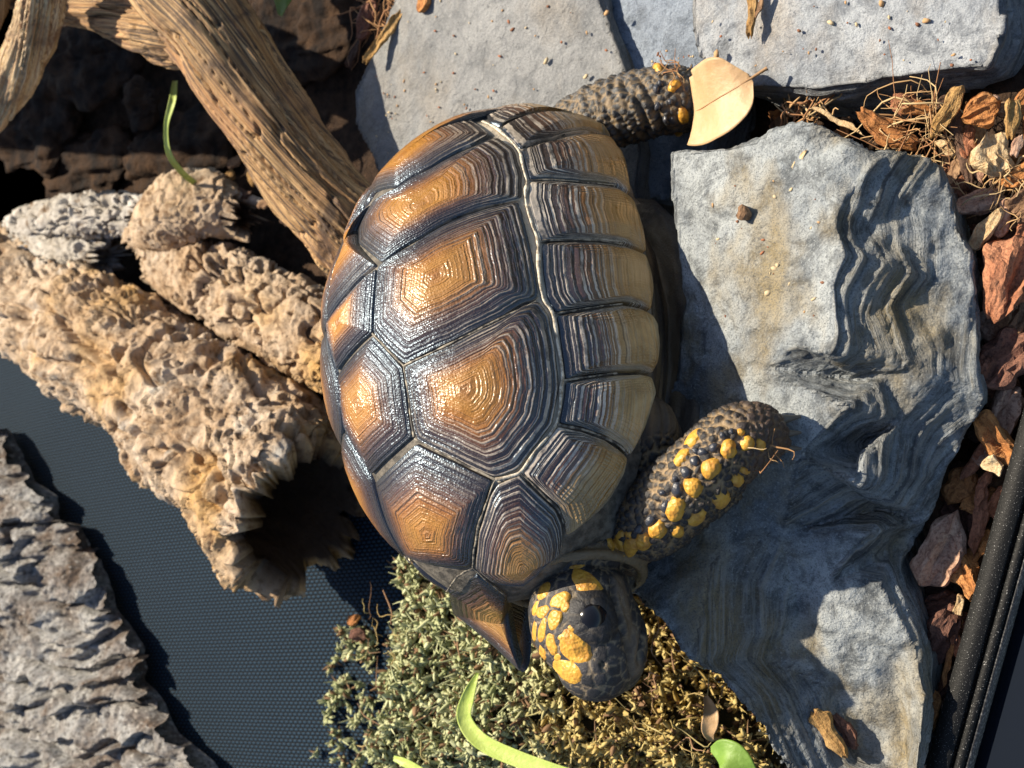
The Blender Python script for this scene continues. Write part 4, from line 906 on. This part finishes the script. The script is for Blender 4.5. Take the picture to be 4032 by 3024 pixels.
for a in [(3605, 427, 120, 50, -10, 'orange', -.006), (3500, 505, 250, 95, -35, 'orange', -.008), (3724, 439, 200, 60, 62, 'ochre', -.004), (3778, 553, 330, 55, -82, 'dark', -.008), (3867, 440, 140, 130, 20, 'orange', -.006), (3985, 470, 130, 55, 85, 'ochre', -.004),
          (3909, 608, 150, 130, 88, 'pale', -.006), (4002, 570, 80, 34, 80, 'pink', -.002), (3753, 675, 95, 55, 70, 'brown', -.010), (3850, 798, 170, 85, 25, 'pink', -.008), (3880, 912, 180, 62, 65, 'pale', -.006), (3943, 861, 140, 50, 75, 'pink', -.008), (3995, 905, 150, 60, 62, 'dark', -.012),
          (3965, 1093, 310, 190, 70, 'red', -.006), (3940, 1276, 220, 130, 80, 'pink', -.016), (3975, 1420, 250, 180, 45, 'darkred', -.008), (3897, 1502, 170, 70, -68, 'red', -.014), (3960, 1620, 200, 120, 70, 'pink', -.012), (3921, 1728, 220, 95, -62, 'orange', -.010), (3912, 1833, 75, 62, 0, 'pale', -.010),
          (3850, 1801, 200, 42, 62, 'red', -.016), (3774, 1909, 150, 95, 70, 'orange', -.016), (3877, 1925, 140, 40, 82, 'red', -.014), (3850, 2034, 280, 48, 86, 'red', -.014), (3780, 2072, 220, 100, -72, 'darkred', -.020), (3709, 2164, 300, 135, 68, 'pink', -.012), (3785, 2251, 210, 95, -62, 'orange', -.012),
          (3720, 2387, 140, 110, 30, 'darkred', -.020), (3725, 2468, 180, 115, 40, 'darkred', -.016), (3774, 2414, 150, 36, 80, 'pale', -.014), (3697, 2518, 230, 125, 62, 'darkred', -.014), (3734, 2605, 170, 30, 80, 'orange', -.012), (3592, 2728, 190, 38, -45, 'ochre', -.006), (3670, 2790, 130, 42, 80, 'orange', -.012), (3645, 2895, 260, 50, 76, 'orange', -.014), (3625, 3010, 180, 50, 76, 'pink', -.016),
          (3940, 1980, 120, 60, 70, 'red', -.016), (3830, 2180, 110, 60, 40, 'dark', -.022), (3690, 2330, 120, 60, 20, 'dark', -.022), (3650, 2640, 160, 60, 70, 'dark', -.02), (3690, 2700, 120, 50, 60, 'red', -.018), (4010, 700, 120, 70, 20, 'orange', -.010), (4020, 780, 120, 60, 45, 'brown', -.010), (4040, 1250, 140, 90, 70, 'brown', -.012), (4045, 390, 120, 70, 60, 'orange', -.008)]:
    chip(*a[:6], a[6] + .028)
for i in range(46):
    y = rng.uniform(390, 2900); xm = np.interp(y, [390, 600, 900, 1300, 1700, 2000, 2300, 2900], [3560, 3740, 3860, 3920, 3880, 3780, 3720, 3620])
    chip(xm + rng.uniform(-10, 190), y, rng.uniform(70, 170), rng.uniform(35, 80), rng.uniform(0, 180), ['dark', 'darkred', 'brown', 'red', 'dark'][rng.integers(5)], rng.uniform(.001, .007))
for i in range(34):
    y = rng.uniform(400, 980); xm = np.interp(y, [390, 600, 900], [3600, 3720, 3870])
    chip(xm + rng.uniform(0, 400), y, rng.uniform(70, 190), rng.uniform(35, 90), rng.uniform(0, 180), ['orange', 'ochre', 'brown', 'red', 'pink', 'dark', 'pale'][rng.integers(7)], rng.uniform(.010, .018))
for i in range(16):
    y = rng.uniform(1250, 2900); xm = np.interp(y, [1250, 1700, 2000, 2300, 2900], [3920, 3890, 3800, 3740, 3640])
    chip(xm + rng.uniform(0, 110), y, rng.uniform(70, 170), rng.uniform(35, 80), rng.uniform(30, 120), ['orange', 'red', 'pink', 'darkred', 'brown'][rng.integers(5)], rng.uniform(.008, .014))
for i in range(10): chip(rng.uniform(3000, 3420), rng.uniform(400, 540), rng.uniform(60, 120), rng.uniform(30, 50), rng.uniform(0, 180), ['brown', 'dark', 'orange'][rng.integers(3)], -.008, label='small brown bark chip in the gap between the two pale slates', group='chips in the slate gap')
chip(3295, 475, 240, 24, -38, 'pale', .016, name='wood_splinter', label='straw-coloured wooden sliver lying in the gap below the pale slab', cat='splinter', group=None, bend=.02)
chip(3265, 2890, 200, 70, -58, 'ochre', rock_z(3265, 2890, .0015), label='ochre pointed bark chip lying on the rock\'s dark lower face', group=None, tilt=(0, .2))
chip(3335, 2880, 150, 60, -60, 'darkred', rock_z(3335, 2880), label='dark red bark chip tucked under the ochre chip on the rock', group=None, tilt=(0, .2))
chip(1510, 140, 330, 55, 56, 'ochre', .004, name='bark_strip', label='long ochre bark strip on the corner of the flat grey slab', group=None, bend=.03)
chip(1440, 70, 230, 80, 75, 'darkred', -.004, label='dark fibrous bark chunk beside the long ochre strip', group=None)
chip(1400, 200, 200, 60, 65, 'dark', -.012, label='dark bark chip under the long ochre strip', group=None)
chip(1665, 15, 90, 75, 70, 'orange', .003, label='small orange bark chip on the flat grey slab', group=None, tilt=(0, .1))
chip(2958, 40, 210, 42, 86, 'ochre', .0165, name='wood_splinter', label='frayed ochre splinter on the pale slate slab', cat='splinter', group=None, tilt=(0, .1), bend=.02)
chip(2990, 20, 120, 22, 78, 'brown', .0165, name='wood_splinter', label='thin brown splinter beside the frayed ochre one', cat='splinter', group=None, tilt=(0, .1), bend=.02)
chip(3152, 625, 85, 24, 55, 'pale', rock_z(3152, 625), name='wood_splinter', label='pale splinter on the top of the craggy rock', cat='splinter', group=None, tilt=(0, .1))
chip(2932, 838, 52, 46, 70, 'brown', rock_z(2932, 838, .001), name='bark_nugget', label='small brown bark nugget on the top of the craggy rock', cat='bark chip', group=None, thick=.0035, tilt=(0, .1), bend=0)
chip(1395, 2440, 75, 62, 60, 'orange', -.012, label='bright orange bark chip between hollow log and moss', group=None)
chip(1410, 2500, 110, 60, 30, 'darkred', -.02, label='dull red bark chip under the orange one by the moss', group=None)
for i, (x, y) in enumerate([(930, 640), (1000, 700), (960, 760), (1050, 800), (900, 700), (1120, 860)]):
    chip(x, y, 110, 55, 40 + 50 * i, ['brown', 'ochre', 'dark'][i % 3], -.014, label='brown leaf-litter chip between the cork knob and the driftwood', group='litter under the driftwood')

# ---------------------------------------------------------------- dry leaf and green leaves
def blade(name, path, widths, mat, label, cat='leaf', up=(0, 0, 1), cup=.25, nu=40, nv=13, rib=None, thick=.0004, group=None, parent=None):
    P = spline(path, nu); T = unit(np.gradient(P, axis=0)); w = np.maximum(spline(np.c_[widths, widths, widths], nu)[:, 0], .0002)
    side = unit(np.cross(T, np.asarray(up, float))); nn_ = np.cross(side, T); v = np.linspace(-1, 1, nv)
    mid = P[:, None] + side[:, None] * (v[None, :, None] * w[:, None, None]) + nn_[:, None] * (cup * (np.abs(v) ** 1.6)[None, :, None] * w[:, None, None])
    mid = mid.reshape(-1, 3); mid = mid + (np.repeat(nn_, nv, 0)) * (.0006 * fbm(mid * 120, 3, 130))[:, None]
    nr = np.repeat(nn_, nv, 0); V = np.concatenate([mid + nr * thick / 2, mid - nr * thick / 2]); n_ = nu * nv
    f = grid_faces(nu, nv); loop = [i * nv for i in range(nu)] + [(nu - 1) * nv + j for j in range(1, nv)] + [i * nv + nv - 1 for i in range(nu - 2, -1, -1)] + [j for j in range(nv - 2, 0, -1)]
    F = np.concatenate([f, f[:, ::-1] + n_, np.array([(a, b, b + n_, a + n_) for a, b in zip(loop, loop[1:] + loop[:1])])])
    if rib:
        root = empty(name, P[0]); tag(root, label, cat, group)
        obj('blade', mesh_np('blade', V, F), mat, root)
        th = np.linspace(0, 6.283, 8, endpoint=False); rr_ = np.interp(np.linspace(0, 1, nu), [0, 1], [rib, rib * .3])
        st = np.concatenate([P[:1] - T[:1] * .006, P[:1] - T[:1] * .003, P]); r3 = np.r_[rib * 1.3, rib * 1.1, rr_]; s3 = np.concatenate([side[:1], side[:1], side]); n3 = np.concatenate([nn_[:1], nn_[:1], nn_])
        Vr = np.concatenate([st[i] + r3[i] * (np.cos(th)[:, None] * s3[i] + np.sin(th)[:, None] * n3[i]) for i in range(len(st))])
        obj('midrib', mesh_np('midrib', Vr, grid_faces(len(st), 8, True)), M['dry_rib'], root); return root
    o = place(name, V, F, mat); return tag(o, label, cat, group)
blade('dry_leaf', [at(2958, 308, .020), at(2900, 345, .0215), at(2830, 385, .021), at(2765, 425, .018), at(2735, 440, .015)], [.0015, .0095, .0128, .0134, .0128, .0115], M['dry_leaf'], 'curled tan dry leaf standing at the tortoise\'s hind foot', up=(.30, .05, .95), cup=.18, rib=.0005, nv=25)
blade('grass_blade', [at(690, 320, .026), at(680, 400, .030), at(655, 500, .030), at(665, 600, .024), at(710, 670, .014), at(765, 720, .002)], [.0012, .0017, .0011, .0014, .0015, .0013], M['green'], 'single yellow-green grass blade hanging under the driftwood', up=(.6, 0, .8), cup=.3)
blade('green_shoot', [at(1880, 2650, .030), at(1845, 2740, .032), at(1830, 2830, .032), at(1900, 2920, .030), at(2050, 2990, .026), at(2260, 3060, .02)], [.0006, .0024, .0029, .0031, .0030, .0026], M['green'], 'curved pale green shoot rising from the moss before the head', up=(.5, .1, .85), cup=.25)
blade('green_leaf', [at(2800, 2950, .018), at(2860, 2968, .022), at(2910, 3010, .022), at(2960, 3080, .02)], [.0008, .0042, .0052, .0045, .003], M['green_dark'], 'small rounded dark green leaf at the moss edge by the rock', up=(.5, .1, .85), cup=.2)
blade('green_shoot', [at(1555, 2985, .018), at(1600, 3005, .018), at(1680, 3050, .016)], [.001, .0017, .0016], M['green'], 'tip of a small green shoot low in the pale moss', up=(.5, .1, .85))
blade('green_leaf', [at(1110, -90, .01), at(1110, -20, .008), at(1105, 60, .002)], [.006, .007, .004, .001], M['green_dark'], 'dim green leaf behind the driftwood branch', up=(.5, .1, .85))
blade('dry_leaf', [at(2780, 2740, .016), at(2800, 2810, .02), at(2790, 2880, .02), at(2805, 2920, .018)], [.0006, .0022, .0028, .0018, .0004], M['dry_leaf'], 'tiny curled beige leaf half sunk in the golden moss', up=(.5, .1, .85))

# ---------------------------------------------------------------- terrarium frame
fr = empty('terrarium_frame', at(3800, 2600, -.014)); tag(fr, 'black terrarium frame rail with grooved dusty edge beside the mulch', 'frame')
zt = .020
Lp = [at(4110, 1300, zt), at(3560, 3320, zt)]; dirf = unit(Lp[1] - Lp[0]); perp = unit(np.cross([0, 0, 1.], dirf)); perp = perp if perp[0] > 0 else -perp
def rail(name, prof, mat):
    m = len(prof); nS = 60; Vr = []
    for t in np.linspace(0, 1, nS):
        b = Lp[0] + (Lp[1] - Lp[0]) * t
        for a, z in prof: Vr.append(b + perp * (a * .8 if a < .016 else a) + np.array([0, 0, z]))
    obj(name, mesh_np(name, np.array(Vr), grid_faces(nS, m, True), smooth=False), mat, fr)
rail('rail', [(0, -.034), (0, -.001), (.0006, 0), (.0082, 0), (.0088, -.001), (.0088, -.0035), (.0100, -.0035), (.0100, -.0008), (.0106, -.0002), (.0128, -.0002), (.0134, -.001), (.0134, -.034)], M['frame'])
rail('edge_strip', [(.0136, -.034), (.0136, -.0015), (.0150, -.0015), (.0150, -.034)], M['strip'])
rail('side_panel', [(.0153, -.034), (.0153, -.006), (.13, -.006), (.13, -.034)], M['panel'])
